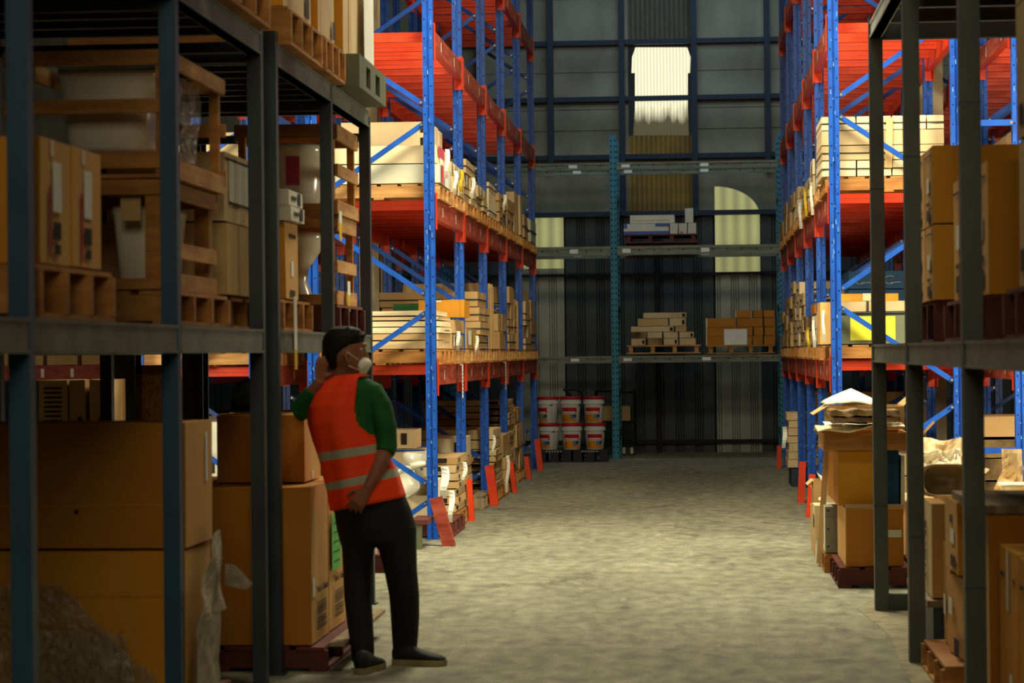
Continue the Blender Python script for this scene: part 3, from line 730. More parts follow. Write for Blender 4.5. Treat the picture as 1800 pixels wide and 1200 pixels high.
# bigger dusty stock deeper under the first bays, seen past the frame
for i, (a, b_, c_, d_, m_, lab) in enumerate(((694, 763, 765, 784, 'tan', 'long flat carton with blue tape, lower one inside left rack floor'), (694, 790, 775, 801, 'kraft', 'long flat carton with blue tape, bottom one inside left rack floor'), (706, 744, 765, 762, 'tan', 'plain tan carton lying on the blue taped cartons'))):
    pass
# dark interior stock beyond the first bays (back row), floor level
stack('L', 1, 0, 0, [], pal='wood_red', prot=.16)
for j, (z0, z1, m_, mk, lab) in enumerate(((.135, .33, 'kraft', [('f', .02, .98, .88, .98, 'blue_dark'), ('f', .3, .36, .3, .7, 'ink')], 'long carton with blue tape edge, lowest on the nearest left floor pallet'), (.335, .53, 'kraft', [('f', .02, .98, .88, .98, 'blue_dark'), ('f', .3, .36, .3, .7, 'ink')], 'long carton with blue tape edge, middle of the nearest left floor pallet'), (.535, .73, 'tan', [('f', .02, .98, .88, .98, 'blue_dark'), ('f', .3, .36, .3, .7, 'ink')], 'long carton with blue tape edge, topmost taped one inside the left rack'), (.735, .90, 'tan', [('f', .8, .88, .2, .8, 'ink')], 'plain tan carton on top of the blue taped cartons, left rack floor'))):
    carton(XL - 1.0 + (.15 if j == 3 else 0), XL - .12 - (.1 if j == 3 else 0), slot(0, 0) + .55, slot(0, 0) + 1.0, z0, z1, m_, lab, marks=mk)
# open tan bin with sanitary ware at the near end of the left rack
def tapered_bin(x, y, z, lab):
    mb = MB(); rings = []
    for zz, wx, wy in ((0, .13, .11), (.30, .19, .15), (.305, .2, .16), (.325, .2, .16)):
        rings.append([Vector((sx * wx, sy * wy, zz)) for sx, sy in ((-1, -1), (1, -1), (1, 1), (-1, 1))])
    mb.loft(rings, 'grey_card'); return tag(mb.obj('planter_bin', loc=(x, y, z)), lab, 'bin')
p = W(745, 950, X=XL - .05)
mb = MB(); mb.box(-.17, .17, -.14, .14, 0, .36, 'cream_card', jit=.012); mark(mb, 'f', .45, .85, .62, .95, 'stained', (-.17, .17, -.14, .14, 0, .36), .002)
tag(mb.obj('carton', loc=(XL - .12, slot(0, 0) + .18, .136)), 'stained pale carton under the toilet parts behind the worker', 'box')
def seat_lid(x, y, z, rx, ry, lab, m_='ceramic_tan', sc=1.0):
    mb = MB(); pts = []
    def ring(f, zz): return [Vector(((.17 * f) * math.copysign(abs(math.cos(t)) ** .55, math.cos(t)) * sc, (.21 * f) * math.copysign(abs(math.sin(t)) ** .55, math.sin(t)) * sc, zz * sc)) for t in [2 * math.pi * j / 28 for j in range(28)]]
    mb.loft([ring(.9, 0), ring(1, .01), ring(1, .05), ring(.94, .06), ring(.84, .058), ring(.78, .022), ring(.1, .02)], m_)
    o = mb.obj('cistern_lid', loc=(x, y, z), smooth=True); o.rotation_euler = (rx, ry, 0); return tag(o, lab, 'ceramic lid')
q = W(716, 848, Y=slot(0, 0) + .02)
seat_lid(q.x, q.y, q.z, math.radians(72), math.radians(-32), 'beige ceramic tray tilted on edge above the stained carton', 'ceramic', .62)
q = W(739, 816, Y=slot(0, 0) - .12); mb = MB(); mb.tube([(-.08, 0, -.02), (.0, 0, .0), (.09, 0, .005)], [.035, .03, .028], 'ceramic', 12); mb.tube([(.0, 0, 0), (.01, 0, -.05)], .014, 'bolt', 8)
tag(mb.obj('drain_pipe', loc=q, smooth=True), 'short white pipe fitting lying across the toilet parts', 'pipe')
mb = MB(); mb.lathe([(.05, 0), (.11, .02), (.14, .1), (.15, .2), (.13, .22), (.11, .15), (.02, .06)], 'ceramic', 20)
tag(mb.obj('ceramic_bowl', loc=(XL - .14, slot(0, 0) + .18, .50), smooth=True), 'white ceramic bowl set in the stained pale carton', 'bowl')
# grey plastic leg and pallets at the end of the left rack
p = W(733, 965, Z=0)
mb = MB(); mb.box(-.04, .04, -.04, .04, 0, .2, 'grey_plastic'); mb.box(-.05, .09, -.05, .5, .2, .235, 'wood_red'); tag(mb.obj('trestle', loc=(p.x, p.y, 0)), 'low dark red wooden trestle on grey leg, beside the worker', 'trestle')
p = W(662, 1008, Z=0)
pallet(p.x - .42, p.y + .5, 0, 'dark red wooden pallet on the floor seen between the worker\'s legs', 1.0, .9, 'wood_red')
mb = MB(); mb.tube([(0, 0, .0), (0, 0, .07), (.03, 0, .09), (.09, 0, .09)], .012, 'ceramic', 8); tag(mb.obj('white_bracket', loc=(p.x - .02, p.y + .1, .132)), 'white bent bracket lying on the dark red pallet', 'bracket')
# peeled paper curl hanging at the first left stack
def curl(px0, py0, px1, py1, X, lab, m_='paper', sw=.05):
    a = W(px0, py0, X=X); c_ = W(px1, py1, X=X); N = 8; vs = []; fs = []
    wy = abs(W(px0, py0, Y=a.y).x - W(px1, py0, Y=a.y).x)
    for i in range(N + 1):
        t = i / N; z = a.z + (c_.z - a.z) * t; o = sw * math.sin(t * 5)
        vs += [Vector((X + o * .6, a.y + .02 * math.sin(7 * t), z)), Vector((X + wy + o, a.y + .03 * math.cos(5 * t), z))]
    for i in range(N): fs.append((2 * i, 2 * i + 1, 2 * i + 3, 2 * i + 2))
    mb = MB(); mb.faces(vs, fs, m_); o = mb.obj('hanging_paper'); sm = o.modifiers.new('s', 'SOLIDIFY'); sm.thickness = .002
    return tag(o, lab, 'paper')
curl(774, 820, 787, 868, XL + .1, 'white curled paper hanging down the nearest left floor stack', sw=.015)
curl(788, 862, 797, 912, XL + .14, 'long torn white paper strip near the worn orange guard', sw=.012)
for i, (p, X, lab, m_, sw) in enumerate((
    ((782, 262, 789, 318), XL + .1, 'white paper flap hanging down the first left middle shelf pallet', 'paper', .01),
    ((797, 300, 803, 345), XL + .1, 'white paper strip on the second left middle shelf pallet', 'paper', .012),
    ((808, 298, 813, 340), XL + .1, 'yellowish paper strip on the second left middle shelf pallet', 'yellow', .008),
    ((828, 312, 834, 352), XL + .1, 'long white tag on the third left middle shelf pallet', 'paper', .01),
    ((884, 342, 889, 372), XL + .1, 'white paper scrap by the cream strapped carton', 'paper', .01),
    ((802, 582, 808, 615), XL + .09, 'white printed strip on the second left lower shelf pallet', 'paper', .004),
    ((835, 590, 840, 622), XL + .09, 'white torn strip over the third left lower shelf pallet edge', 'paper', .01),
    ((812, 812, 818, 850), XL + .12, 'grey white torn wrapping on the nearest left floor stack', 'paper', .02),
    ((889, 800, 894, 862), XL + .16, 'long white torn wrapping on the fifth left floor stack', 'paper', .015),
    ((865, 765, 869, 800), XL + .14, 'short torn wrapping high on the fifth left floor stack', 'paper', .015))):
    curl(*p, X, lab, m_, sw)
# ---- right aisle rack, middle shelf: kraft cartons bound with dark straps
pallet(XR + .45, slot(0, 0) + .5, LV[3] + .002, 'orange wooden pallet under the dark strapped carton block, right rack middle shelf', 1.05, 1.05, 'wood_orange')
rows = [(.135, 7, 'cream_card'), (.125, 2, 'tan'), (.125, 2, 'tan'), (.12, 7, 'cream_card')]
z = LV[3] + .136
for i, (h, n_, m_) in enumerate(rows):
    wtot = 1.02
    for j in range(n_):
        w = wtot / n_; x0 = XR - .10 + j * w; dz = .012 * math.sin(j * 2.1) if n_ == 7 else 0
        o = carton(x0 + .003, x0 + w - .003, slot(0, 0), slot(0, 0) + .98, z + .001, z + h - .003, m_, '%s strapped carton, %s row, %s from the aisle, right rack middle shelf' % (LOOK[m_], ['bottom', 'second', 'third', 'top'][i], NTH[j]), jit=.004, marks=STR if i in (0, 3) or i == 1 else ())
        if n_ == 7: o.rotation_euler.y = random.uniform(-.018, .018)
    z += h
mb = MB(); mb.box(-.03, .03, -.012, 0, 0, .42, 'wood_pale', jit=.003); o = mb.obj('wood_batten', loc=(W(1562, 300, Y=20.3).x, slot(0, 0) - .008, LV[3] + .2)); o.rotation_euler.y = .03; tag(o, 'pale wooden batten standing against the strapped cartons', 'batten')
for k, s, spec in ((0, 1, [(.13, 2, 'tan', LB), (.13, 2, 'tan', LB)]), (1, 0, [(.2, 2, 'tan', LB), (.15, 2, 'cream_card', LB)]), (1, 1, [(.14, 2, 'tan', STR), (.12, 2, 'tan', LB)]), (2, 0, [(.16, 2, 'tan', LB), (.1, 1, 'tan', ())]), (2, 1, [(.2, 2, 'cream_card', ()), (.14, 2, 'tan', ())]), (3, 0, [(.18, 1, 'cream_card', ()), (.18, 1, 'tan', ())]), (3, 1, [(.2, 1, 'kraft', ()), (.2, 1, 'kraft', ())]), (4, 0, [(.25, 1, 'tan', ()), (.15, 1, 'kraft', ())]), (4, 1, [(.22, 1, 'kraft', ())])):
    stack('R', 3, k, s, spec, pal='wood_orange' if k % 2 else 'wood')
# ---- right aisle rack, lower shelf
pallet(XR + .47, slot(0, 0) + .5, LV[2] + .002, 'orange wooden pallet under the grey carton with yellow sheet, right lower shelf', 1.05, 1.05, 'wood_orange')
B0 = LV[2] + .136
carton(XR - .01, XR + .95, slot(0, 0) + .02, slot(0, 0) + .95, B0, B0 + .27, 'grey_plastic', 'large grey carton with a bright yellow sheet on its side, right rack', kids=[('yellow_sheet', 'bright yellow paper sheet', [('f', .14, .53, .12, .86, 'yellow_paper')]), ('tape', 'dark tape', [('f', 0, 1, .9, .97, 'black')])])
carton(XR - .01, XR + .60, slot(0, 0) + .05, slot(0, 0) + .9, B0 + .272, B0 + .36, 'tan', 'flat tan carton lying on the large grey carton with yellow sheet', marks=[('f', .45, .48, 0, 1, 'strap')])
carton(XR + .62, XR + .98, slot(0, 0) + .05, slot(0, 0) + .9, B0 + .272, B0 + .35, 'crumple', 'film wrapped tan carton at the inner end of the grey carton')
carton(XR + .0, XR + .55, slot(0, 0) + .3, slot(0, 0) + .8, B0 + .362, B0 + .43, 'orange_card', 'shallow orange carton with cream tape, topmost above the yellow sheet', marks=[('f', .45, .6, .1, 1, 'tape')])
mb = MB(); mb.box(-.05, .05, -.3, .3, 0, .36, 'pale_lit_card', jit=.01); tag(mb.obj('carton', loc=(XR - .08, slot(0, 0) + .4, B0)), 'upright orange tan carton at the aisle side of the grey carton', 'box')
for k, s, spec in ((0, 1, [(.16, 2, 'kraft', LB), (.16, 2, 'cream_card', LB)]), (1, 0, [(.15, 2, 'tan', LB), (.14, 2, 'tan', LB), (.10, 2, 'brown_card', ())]), (1, 1, [(.15, 2, 'kraft', LB), (.15, 2, 'stained', ())]), (2, 0, [(.14, 1, 'tan', TX)] * 4), (2, 1, [(.14, 1, 'cream_card', TX)] * 5), (3, 0, [(.15, 1, 'tan', TX)] * 5), (3, 1, [(.15, 1, 'kraft', TX)] * 4), (4, 0, [(.2, 1, 'kraft', ())] * 3), (4, 1, [(.15, 1, 'kraft', ())] * 3)):
    stack('R', 2, k, s, spec, pal='wood_orange' if (k + s) % 2 else 'wood')
# deeper stock on the second right row: teal and kraft cartons seen through the frames
for j in range(4):
    carton(XR + 1.56, XR + 2.3, slot(1, 0), slot(1, 0) + .9, LV[2] + .003 + j * .17, LV[2] + .17 + j * .17, 'kraft' if j % 2 else 'brown_card', 'kraft carton with black square, %s in the stack behind the right rack' % ORD[j], marks=SQ)
for j in range(4):
    o = carton(XR + .25, XR + .62, slot(1, 1) + .1, slot(1, 1) + .5, B0 + j * .19, B0 + .187 + j * .19, 'blue_card', 'dark blue carton with a white looped letter, %s in its column' % ORD[j]) if 0 else None
for c, (px0, px1) in enumerate(((1492, 1546), (1548, 1592))):
    for j in range(2):
        y = slot(0, 1) + .06; a, c_ = W(px0, 500, Y=y), W(px1, 500, Y=y); zz = LV[2] + .46 + j * .165
        o = carton(a.x, c_.x, y, y + .8, zz, zz + .162, 'blue_card', 'dark blue carton with a pale looped letter, %s row, %s column, behind the yellow sheet' % (['lower', 'upper'][j], ['left', 'right'][c]))
        w = (c_.x - a.x); mb = MB(); mb.tube([(-w * .12 + .05 * math.cos(t), -.402, .08 + .035 * math.sin(t)) for t in [.9 + 4.3 * i / 10 for i in range(11)]], .0035, 'dim_card', 5); mb.bar((-w * .1, -.402, .055), (w * .3, -.402, .06), .004, .006, 'dim_card', up=Vector((0, 0, 1))); mb.obj('printed_letter', o)
# ---- right aisle rack, floor
stack('R', 1, 4, 0, [(.12, 1, 'kraft', SQ)] * 6, pal=None, prot=.03, z0=.002)
# kraft stack on blue grey crate
carton(XR - .12, XR + .35, slot(3, 0), slot(3, 0) + .8, 0, .215, 'blue_crate', 'pale blue grey plastic crate under the kraft stack on the right', name='crate', cat='crate', marks=[('f', .2, .8, .2, .25, 'black')])
z = .218
for j, h in enumerate((.095, .088, .1, .08, .09, .085, .085)):
    carton(XR - .16 + .01 * (j % 3), XR + .55, slot(3, 0) - .02, slot(3, 0) + .8, z, z + h - .003, 'tan', 'tan flat carton on the blue grey crate, right floor stack, %s' % (ORD[j] if j < 6 else 'topmost'), rz=random.uniform(-.02, .02)); z += h
for i, (p, X, lab, m_, sw) in enumerate((
    ((1424, 320, 1429, 372), XR - .1, 'white paper strips on the second right middle shelf pallet', 'paper', -.008),
    ((1414, 330, 1418, 375), XR - .1, 'yellow strip on the third right middle shelf pallet', 'yellow', -.006),
    ((1404, 350, 1409, 396), XR - .1, 'white strip on the fourth right middle shelf pallet', 'paper', -.008),
    ((1428, 556, 1433, 610), XR - .1, 'white printed strip on the second right lower shelf pallet', 'paper', -.006),
    ((1418, 575, 1423, 612), XR - .1, 'yellow edged strip on the third right lower shelf pallet', 'yellow', -.006),
    ((1445, 545, 1450, 600), XR - .13, 'white paper strip beside the upright orange tan carton', 'paper', -.006))):
    curl(*p, X, lab, m_, sw)
curl(1375, 750, 1382, 795, XR - .24, 'white printed tag with yellow corner hanging off the right kraft stack', sw=.01)
stack('R', 1, 2, 0, [(.2, 1, 'stained', ()), (.2, 1, 'kraft', ()), (.2, 1, 'kraft', ()), (.2, 1, 'kraft', ()), (.18, 1, 'kraft', ())], pal='wood_grey', prot=-.08)
stack('R', 1, 1, 0, [(.25, 2, 'kraft', ()), (.25, 2, 'kraft', ())], pal='wood_grey', prot=-.05)
stack('R', 1, 0, 1, [(.3, 2, 'kraft', ()), (.2, 2, 'tan', ())], pal='wood_grey', prot=-.05)
# stained rolls and cartons in the right rear row, bay one
z = .01
for j, (h, m_) in enumerate(((.2, 'stained'), (.19, 'stained'), (.2, 'stained'), (.17, 'stained'), (.2, 'kraft'))):
    carton(XR + 1.15, XR + 2.4, slot(0, 0) + .9, slot(0, 0) + 1.8, z, z + h - .004, m_, '%s long bundle on the floor behind the right rack, %s' % ('water stained' if m_ == 'stained' else 'plain brown', ORD[j]), jit=.015, name='bundle', cat='bundle'); z += h
# ---- second left row: loads seen under and beside the near shelving
x = XL - 1.5
for k, s in ((0, 0), (0, 1), (1, 0), (1, 1)):
    ys = slot(k, s)
    pallet(x - .47, ys + .5, LV[2] + .002, 'wooden pallet on the rear left rack lower shelf, %s from near' % NTH[k * 2 + s], 1.05, 1.0, 'wood')
    pallet(x - .47, ys + .5, LV[3] + .002, 'wooden pallet on the rear left rack middle shelf, %s from near' % NTH[k * 2 + s], 1.05, 1.0, 'wood_orange')
    carton(x - .97, x - .02, ys + .03, ys + .95, LV[3] + .137, LV[3] + .6, 'tan', 'big tan carton on the rear left rack middle shelf, %s from near' % NTH[k * 2 + s])
    carton(x - .97, x - .02, ys + .03, ys + .95, LV[2] + .137, LV[2] + .55, 'kraft', 'big kraft carton on the rear left rack lower shelf, %s from near' % NTH[k * 2 + s])
    for j in (0, 1):
        carton(x - .97, x - .02, ys + .03, ys + .95, .01 + j * .5, .49 + j * .5, 'white_card' if k == 0 else 'kraft', '%s carton on the floor of the rear left rack, %s pallet, %s' % ('white' if k == 0 else 'kraft', NTH[k * 2 + s], ['lower', 'upper'][j]), marks=[('f', .55, .62, .1, .3, 'ink')])
for k in (0, 1, 2):
    for j in (0, 1):
        pallet(XL + (-.45), slot(k, j) + .5, LV[4] + .002, 'empty wooden pallet up on the left rack upper shelf, %s from near' % NTH[k * 2 + j], 1.0, 1.0, 'wood_orange') if 0 else None
for k in (0, 1, 2):
    ys = slot(k, 0)
    for j in (0, 1):
        carton(XR + 1.55, XR + 2.45, ys + j * 1.1, ys + j * 1.1 + 1.0, LV[3] + .003, LV[3] + .55, 'tan', 'strapped tan carton block on the far right rack middle shelf, %s from near' % NTH[k * 2 + j], marks=STR)
        if k: carton(XR + 1.55, XR + 2.45, ys + j * 1.1, ys + j * 1.1 + 1.0, LV[2] + .7, LV[2] + .95, 'blue_card', 'dark blue carton on the far right rack lower shelf, %s from near' % NTH[k * 2 + j]) if 0 else None
# ---------------------------------------------------------------- back rack loads
def yb(px, py): return W(px, py, Y=YB + .02)
def bpal(px0, px1, py, m_, lab):
    a, c_ = yb(px0, py), yb(px1, py); w = c_.x - a.x
    r = empty('wooden_pallet', ((a.x + c_.x) / 2, YB + .5, a.z)); tag(r, lab, 'pallet')
    mb = MB(); mb.box(-w / 2, w / 2, -.5, .5, .105, .125, m_); mb.obj('top_deck', r)
    mb = MB(); mb.box(-w / 2, w / 2, -.5, .5, 0, .018, m_); mb.obj('bottom_deck', r)
    st = None
    for i in range(4):
        L_ = (-w / 2 + .06 + i * (w - .12) / 3, 0, 0)
        if st is None: mb = MB(); mb.box(-.03, .03, -.49, .49, .018, .105, m_); st = mb.obj('stringer', r, L_)
        else: child_copy(st, r, L_)
    return a.z + .126
# upper: white long cartons
z = bpal(1098, 1226, 427.5, 'wood_red', 'reddish wooden pallet carrying white cartons on the back rack')
def BB(px0, px1, z0, hpx, m_, lab, marks=(), d=.8, yy=.05, **k):
    a, c_ = yb(px0, 500), yb(px1, 500); s = F / 35.1; return carton(a.x, c_.x, YB + yy, YB + yy + d, z0, z0 + hpx / s, m_, lab, marks=marks, **k)
BB(1097, 1177, z, 19, 'white_card', 'long white and blue carton on the back rack, beside small white cartons', [('f', .0, 1, 0, .3, 'blue_dark'), ('f', .7, 1, .75, 1, 'blue_dark'), ('f', .0, .08, .6, 1, 'blue_dark')])
for i in range(3): BB(1178 + i * 16, 1193 + i * 16, z, 19, 'grey_card', 'small square white carton in the row of three on back rack, %s' % ['left', 'middle', 'right'][i], [('f', .2, .5, .1, .2, 'red')] if i == 1 else ())
BB(1108, 1187, z + .158, 15, 'white_card', 'long plain white carton lying on top of the white and blue one', [('f', .1, .9, .4, .6, 'tape')])
BB(1205, 1220, z + .158, 26, 'grey_card', 'tall white carton standing on the right small white carton')
# lower left: flat tan boxes
z = bpal(1102, 1232, 622, 'wood', 'wooden pallet with flat tan cartons on the lower back rail, left')
SQb = [('f', .76, .92, .2, .75, 'ink')]
for r_, (hp, items) in enumerate(((12, ((1108, 1134, 'tan', SQb), (1137, 1163, 'stained', ()), (1165, 1191, 'tan', SQb), (1193, 1222, 'tan', ()))), (11, ((1110, 1136, 'stained', ()), (1137, 1163, 'tan', ()), (1165, 1191, 'tan', ()), (1193, 1219, 'tan', SQb))), (10, ((1108, 1184, 'tan', [('f', .9, .97, .2, .8, 'ink')]), (1186, 1206, 'kraft', ()))), (14, ((1120, 1174, 'kraft', ()), (1176, 1205, 'tan', SQb))), (10, ((1130, 1206, 'tan', [('f', .9, .97, .2, .8, 'ink')]),)))):
    s = F / 35.1
    for j, (a, c_, m_, mk) in enumerate(items):
        BB(a, c_, z, hp - .3, m_, 'flat tan carton, left heap on back rack, %s row, %s from left' % (ORD[r_], NTH[j]), mk, d=.7, rz=0)
    z += hp / s
z = bpal(1242, 1362, 622, 'wood_orange', 'wooden pallet with brown taped cartons on the lower back rail, right')
for r_, (hp, items) in enumerate(((16, ((1240, 1274), (1275, 1320), (1322, 1340), (1342, 1362))), (15.5, ((1240, 1274), (1275, 1322), (1324, 1341), (1343, 1362))), (16, ((1240, 1292), (1294, 1340), (1342, 1362))), (13, ((1292, 1320), (1324, 1340), (1342, 1361))))):
    s = F / 35.1
    for j, (a, c_) in enumerate(items):
        BB(a, c_, z, hp - .3, 'brown_card', 'brown taped carton, right heap on back rack, %s row, %s from left' % (ORD[r_], NTH[j]), [('f', 0, .05, 0, 1, 'tape')] if j == 0 else (), d=.7)
    z += hp / s
a = yb(1273, 606); c_ = yb(1313, 578); mb = MB(); mb.box(a.x, c_.x, YB + .025, YB + .03, a.z, c_.z, 'paper'); tag(mb.obj('paper_sheet'), 'blank white sheet stuck on the brown taped cartons at the back', 'paper')
# ---------------------------------------------------------------- paint buckets
def bucket():
    r = empty('paint_bucket'); n_ = 28
    mb = MB(); mb.lathe([(.120, 0), (.124, .004), (.146, .32), (.146, .335)], 'bucket', n_)
    mb.obj('body', r, smooth=True)
    mb = MB(); mb.lathe([(.152, 0), (.158, .004), (.158, .034), (.152, .040), (.138, .040), (.136, .034)], 'red', n_)
    o = mb.obj('lid', r, (0, 0, .336), smooth=True)
    mb = MB(); mb.lathe([(.154, .27), (.154, .31)], 'bucket', n_); mb.obj('rim', r)
    mb = MB()
    def patch(t0, t1, z0, z1, m_, e=.002):
        N = 8; vs = []
        for i in range(N + 1):
            t = t0 + (t1 - t0) * i / N
            for z in (z0, z1):
                rr = .124 + (.146 - .124) * z / .32 + e; vs.append(Vector((rr * math.sin(t), -rr * math.cos(t), z)))
        mb.faces(vs, [(2 * i, 2 * i + 2, 2 * i + 3, 2 * i + 1) for i in range(N)], m_)
    patch(-.85, .85, .14, .22, 'red'); patch(-.85, .85, .02, .125, 'label_orange'); patch(.15, .62, .06, .125, 'label_blue', .003); patch(.5, .85, .08, .125, 'blue_card', .0035)
    patch(-.75, .7, .148, .162, 'paper', .003)
    for i in range(4): patch(-.78, -.5, .03 + i * .022, .036 + i * .022, 'ink', .003)
    mb.obj('printed_label', r)
    mb = MB()
    def p2(t, z): rr = .124 + (.146 - .124) * z / .32 + .003; return Vector((rr * math.sin(t), -rr * math.cos(t), z))
    for i in range(9): mb.faces([p2(1.25, .05 + i * .02), p2(1.75, .05 + i * .02), p2(1.75, .054 + i * .02), p2(1.25, .054 + i * .02)], [(0, 1, 2, 3)], 'strap')
    mb.faces([p2(1.25, .24), p2(1.45, .24), p2(1.35, .27)], [(0, 1, 2)], 'ink'); mb.obj('back_text', r)
    mb = MB(); mb.tube([(.153 * math.cos(t), -.165 * math.sin(t) * .5 - .02, .30 - .10 * math.sin(t)) for t in [math.pi * i / 10 for i in range(11)]], .003, 'strap', 6); mb.obj('handle', r)
    return r
bk = bucket(); YK = 34.2
names = [['left', 'middle', 'right'], ['lower', 'upper']]
first = True
for r_, (py, dz) in enumerate(((790, 0), (0, .379))):
    for j, px in enumerate((964, 1004, 1045)):
        q = W(px - (0 if r_ == 0 else 1.5), 791, Y=YK); zb_ = W(1000, 791, Y=YK).z
        o = bk if first else copy_tree(bk, (0, 0, 0)); first = False
        o.location = (q.x, YK + .2, zb_ + dz + .002); o.rotation_euler.z = (-.75 if (j == 0) else 0.0) - (.15 if r_ else 0)
        tag(o, 'white paint bucket with red lid and orange label, %s row, %s' % (names[1][r_], names[0][j]), 'bucket', 'paint buckets at the back of the aisle')
zb_ = W(1000, 791, Y=YK).z
for j, (px0, px1) in enumerate(((945, 1004), (1008, 1068))):
    a, c_ = W(px0, 800, Y=YK), W(px1, 800, Y=YK); mb = MB(); x0, x1 = a.x, c_.x; xm = (x0 + x1) / 2
    for q0, q1 in ((x0, x0 + .12), (xm - .06, xm + .06), (x1 - .12, x1)): mb.box(q0, q1, YK - .02, YK + .6, 0, zb_ - .03, 'black_plastic')
    mb.box(x0, x1, YK - .02, YK + .6, zb_ - .03, zb_ - .001, 'black_plastic')
    for i in range(6): mb.box(xm - .12 + i * .04, xm - .1 + i * .04, YK - .024, YK - .02, zb_ - .024, zb_ - .010, 'grey_card')
    tag(mb.obj('plastic_pallet'), 'black plastic pallet under the paint buckets, %s one' % ['left', 'right'][j], 'pallet')
# hand pallet truck handle behind the buckets
r = empty('hand_truck', (W(1010, 800, Y=35.7).x, 35.7, 0)); tag(r, 'dark hand truck with looped handle behind the paint buckets', 'hand truck')
hx = r.location.x; a = W(990, 684, Y=35.7); c_ = W(1022, 700, Y=35.7); d_ = W(1020, 690, Y=35.7)
mb = MB(); mb.tube([(a.x - hx, 0, a.z), (a.x - hx + .18, 0, a.z + .0), (d_.x - hx, 0, d_.z + .03), (c_.x - hx + .02, 0, c_.z), (c_.x - hx - .1, 0, c_.z - .02), (a.x - hx + .12, 0, c_.z + .02), (a.x - hx + .02, 0, a.z)], .02, 'black_plastic', 8); mb.obj('handle', r)
mb = MB(); mb.tube([(c_.x - hx - .05, 0, c_.z - .02), (c_.x - hx - .05, .0, .15)], .02, 'black_plastic', 8); mb.obj('shaft', r)
mb = MB(); mb.box(-.3, .3, -.1, .3, .05, .15, 'black_plastic'); mb.box(-.28, -.2, -.06, .02, 0, .1, 'black_plastic'); mb.box(.2, .28, -.06, .02, 0, .1, 'black_plastic'); mb.obj('base', r)
# wire cage trolley right of the teal post
ct = empty('cage_trolley', (W(1085, 800, Y=36.3).x, 36.3, 0)); tag(ct, 'dark wire mesh trolley on castors behind the teal post', 'trolley')
mb = MB(); w = .24
for x in (-.32, .26):
    for y in (0, .5): mb.tube([(x, y, .12), (x, y, .98)], .012, 'black_plastic', 6)
for z in (.14, .5, .97):
    for y in (0, .5): mb.tube([(-.32, y, z), (.26, y, z - (0 if z < .9 else .03))], .012, 'black_plastic', 6)
    for x in (-.32, .26): mb.tube([(x, 0, z), (x, .5, z)], .012, 'black_plastic', 6)
for i in range(14): mb.tube([(-.3 + i * .042, 0, .14), (-.3 + i * .042, 0, .96)], .002, 'strap', 4)
for i in range(16): mb.tube([(-.32, 0, .16 + i * .05), (.26, 0, .16 + i * .05)], .002, 'strap', 4)
mb.obj('mesh_cage', ct)
for x in (-.25, .1, .22):
    mb = MB(); mb.tube([(x, .04, .05), (x, .08, .05)], .05, 'black_plastic', 14); mb.tube([(x, .035, .05), (x, .04, .05)], .025, 'bolt', 10); mb.box(x - .02, x + .02, .03, .09, .05, .13, 'bolt'); mb.obj('castor', ct)
carton(ct.location.x - .25, ct.location.x + .2, 36.4, 36.7, .52, .74, 'kraft', 'kraft carton inside the dark wire trolley')
mb = MB(); mb.box(ct.location.x - .27, ct.location.x + .23, 36.35, 36.75, .5, .515, 'black_plastic'); o = mb.obj('shelf'); o.parent = ct; o.location = (-ct.location.x, -36.3, 0)
# ---------------------------------------------------------------- near left shelving loads
def crate(x0, x1, y0, y1, z0, z1, lab, m_='wood_orange', ms='wood', front=((.07, .21), (.50, .62), (.88, 1)), side=((0, .16), (.86, 1)), t=.022, pw=.045):
    r = empty('wooden_crate', ((x0 + x1) / 2, (y0 + y1) / 2, z0)); tag(r, lab, 'crate')
    cx, cy = r.location.x, r.location.y; h = z1 - z0; hx, hy = (x1 - x0) / 2, (y1 - y0) / 2
    pc = None
    for sx in (-1, 1):
        for sy in (-1, 1):
            L_ = (sx * (hx - pw / 2 - t), sy * (hy - pw / 2 - t), 0)
            if pc is None: mb = MB(); mb.box(-pw / 2, pw / 2, -pw / 2, pw / 2, 0, h, m_, jit=.002); pc = mb.obj('corner_post', r, L_)
            else: child_copy(pc, r, L_)
    for a, b_ in front:
        for yy in (-hy, hy - t):
            mb = MB(); mb.box(-hx, hx, yy, yy + t, a * h, b_ * h, m_, jit=.003); mb.obj('slat', r)
    for a, b_ in side:
        for xx in (hx - t, -hx):
            mb = MB(); mb.box(xx, xx + t, -hy + t + .003, hy - t - .003, a * h, b_ * h, ms, jit=.003); mb.obj('slat', r)
    mb = MB(); mb.box(-hx + t + .004, hx - t - .004, -hy + t + .004, hy - t - .004, 0, .015, m_); mb.obj('floor_board', r)
    return r
SH = 1.678
pallet(-2.6, 8.02, SH, 'dark orange pallet under the orange cartons, near end of left shelving', 1.02, 1.0, 'wood_orange', h=.175)
SIDE_A = [('r', .36, .64, .42, .82, 'paper'), ('r', .24, .32, .05, .62, 'red'), ('r', .36, .62, .2, .34, 'ink'), ('r', .4, .6, .08, .16, 'ink'), ('r', .3, .4, .86, .99, 'tape')]
for j in (0, 1):
    carton(-2.85, -2.11, 7.6 + j * .40, 7.985 + j * .40, 1.857, 2.266, 'orange_card', 'orange carton with white label at the near end of left shelf, %s' % ['nearer one', 'farther one'][j], side='pale_lit_card', marks=SIDE_A)
pallet(-2.6, 10.1, SH, 'orange wooden pallet under the two slatted crates on the left shelf', 1.0, 1.15, 'wood_orange', h=.14)
crate(-2.78, -2.13, 9.5, 10.55, 1.82, 2.262, 'lower slatted wooden crate on the left shelf, holding a white tub', front=((0, .11), (.86, 1)), side=((0, .16), (.3, .45), (.84, 1)), pw=.07)
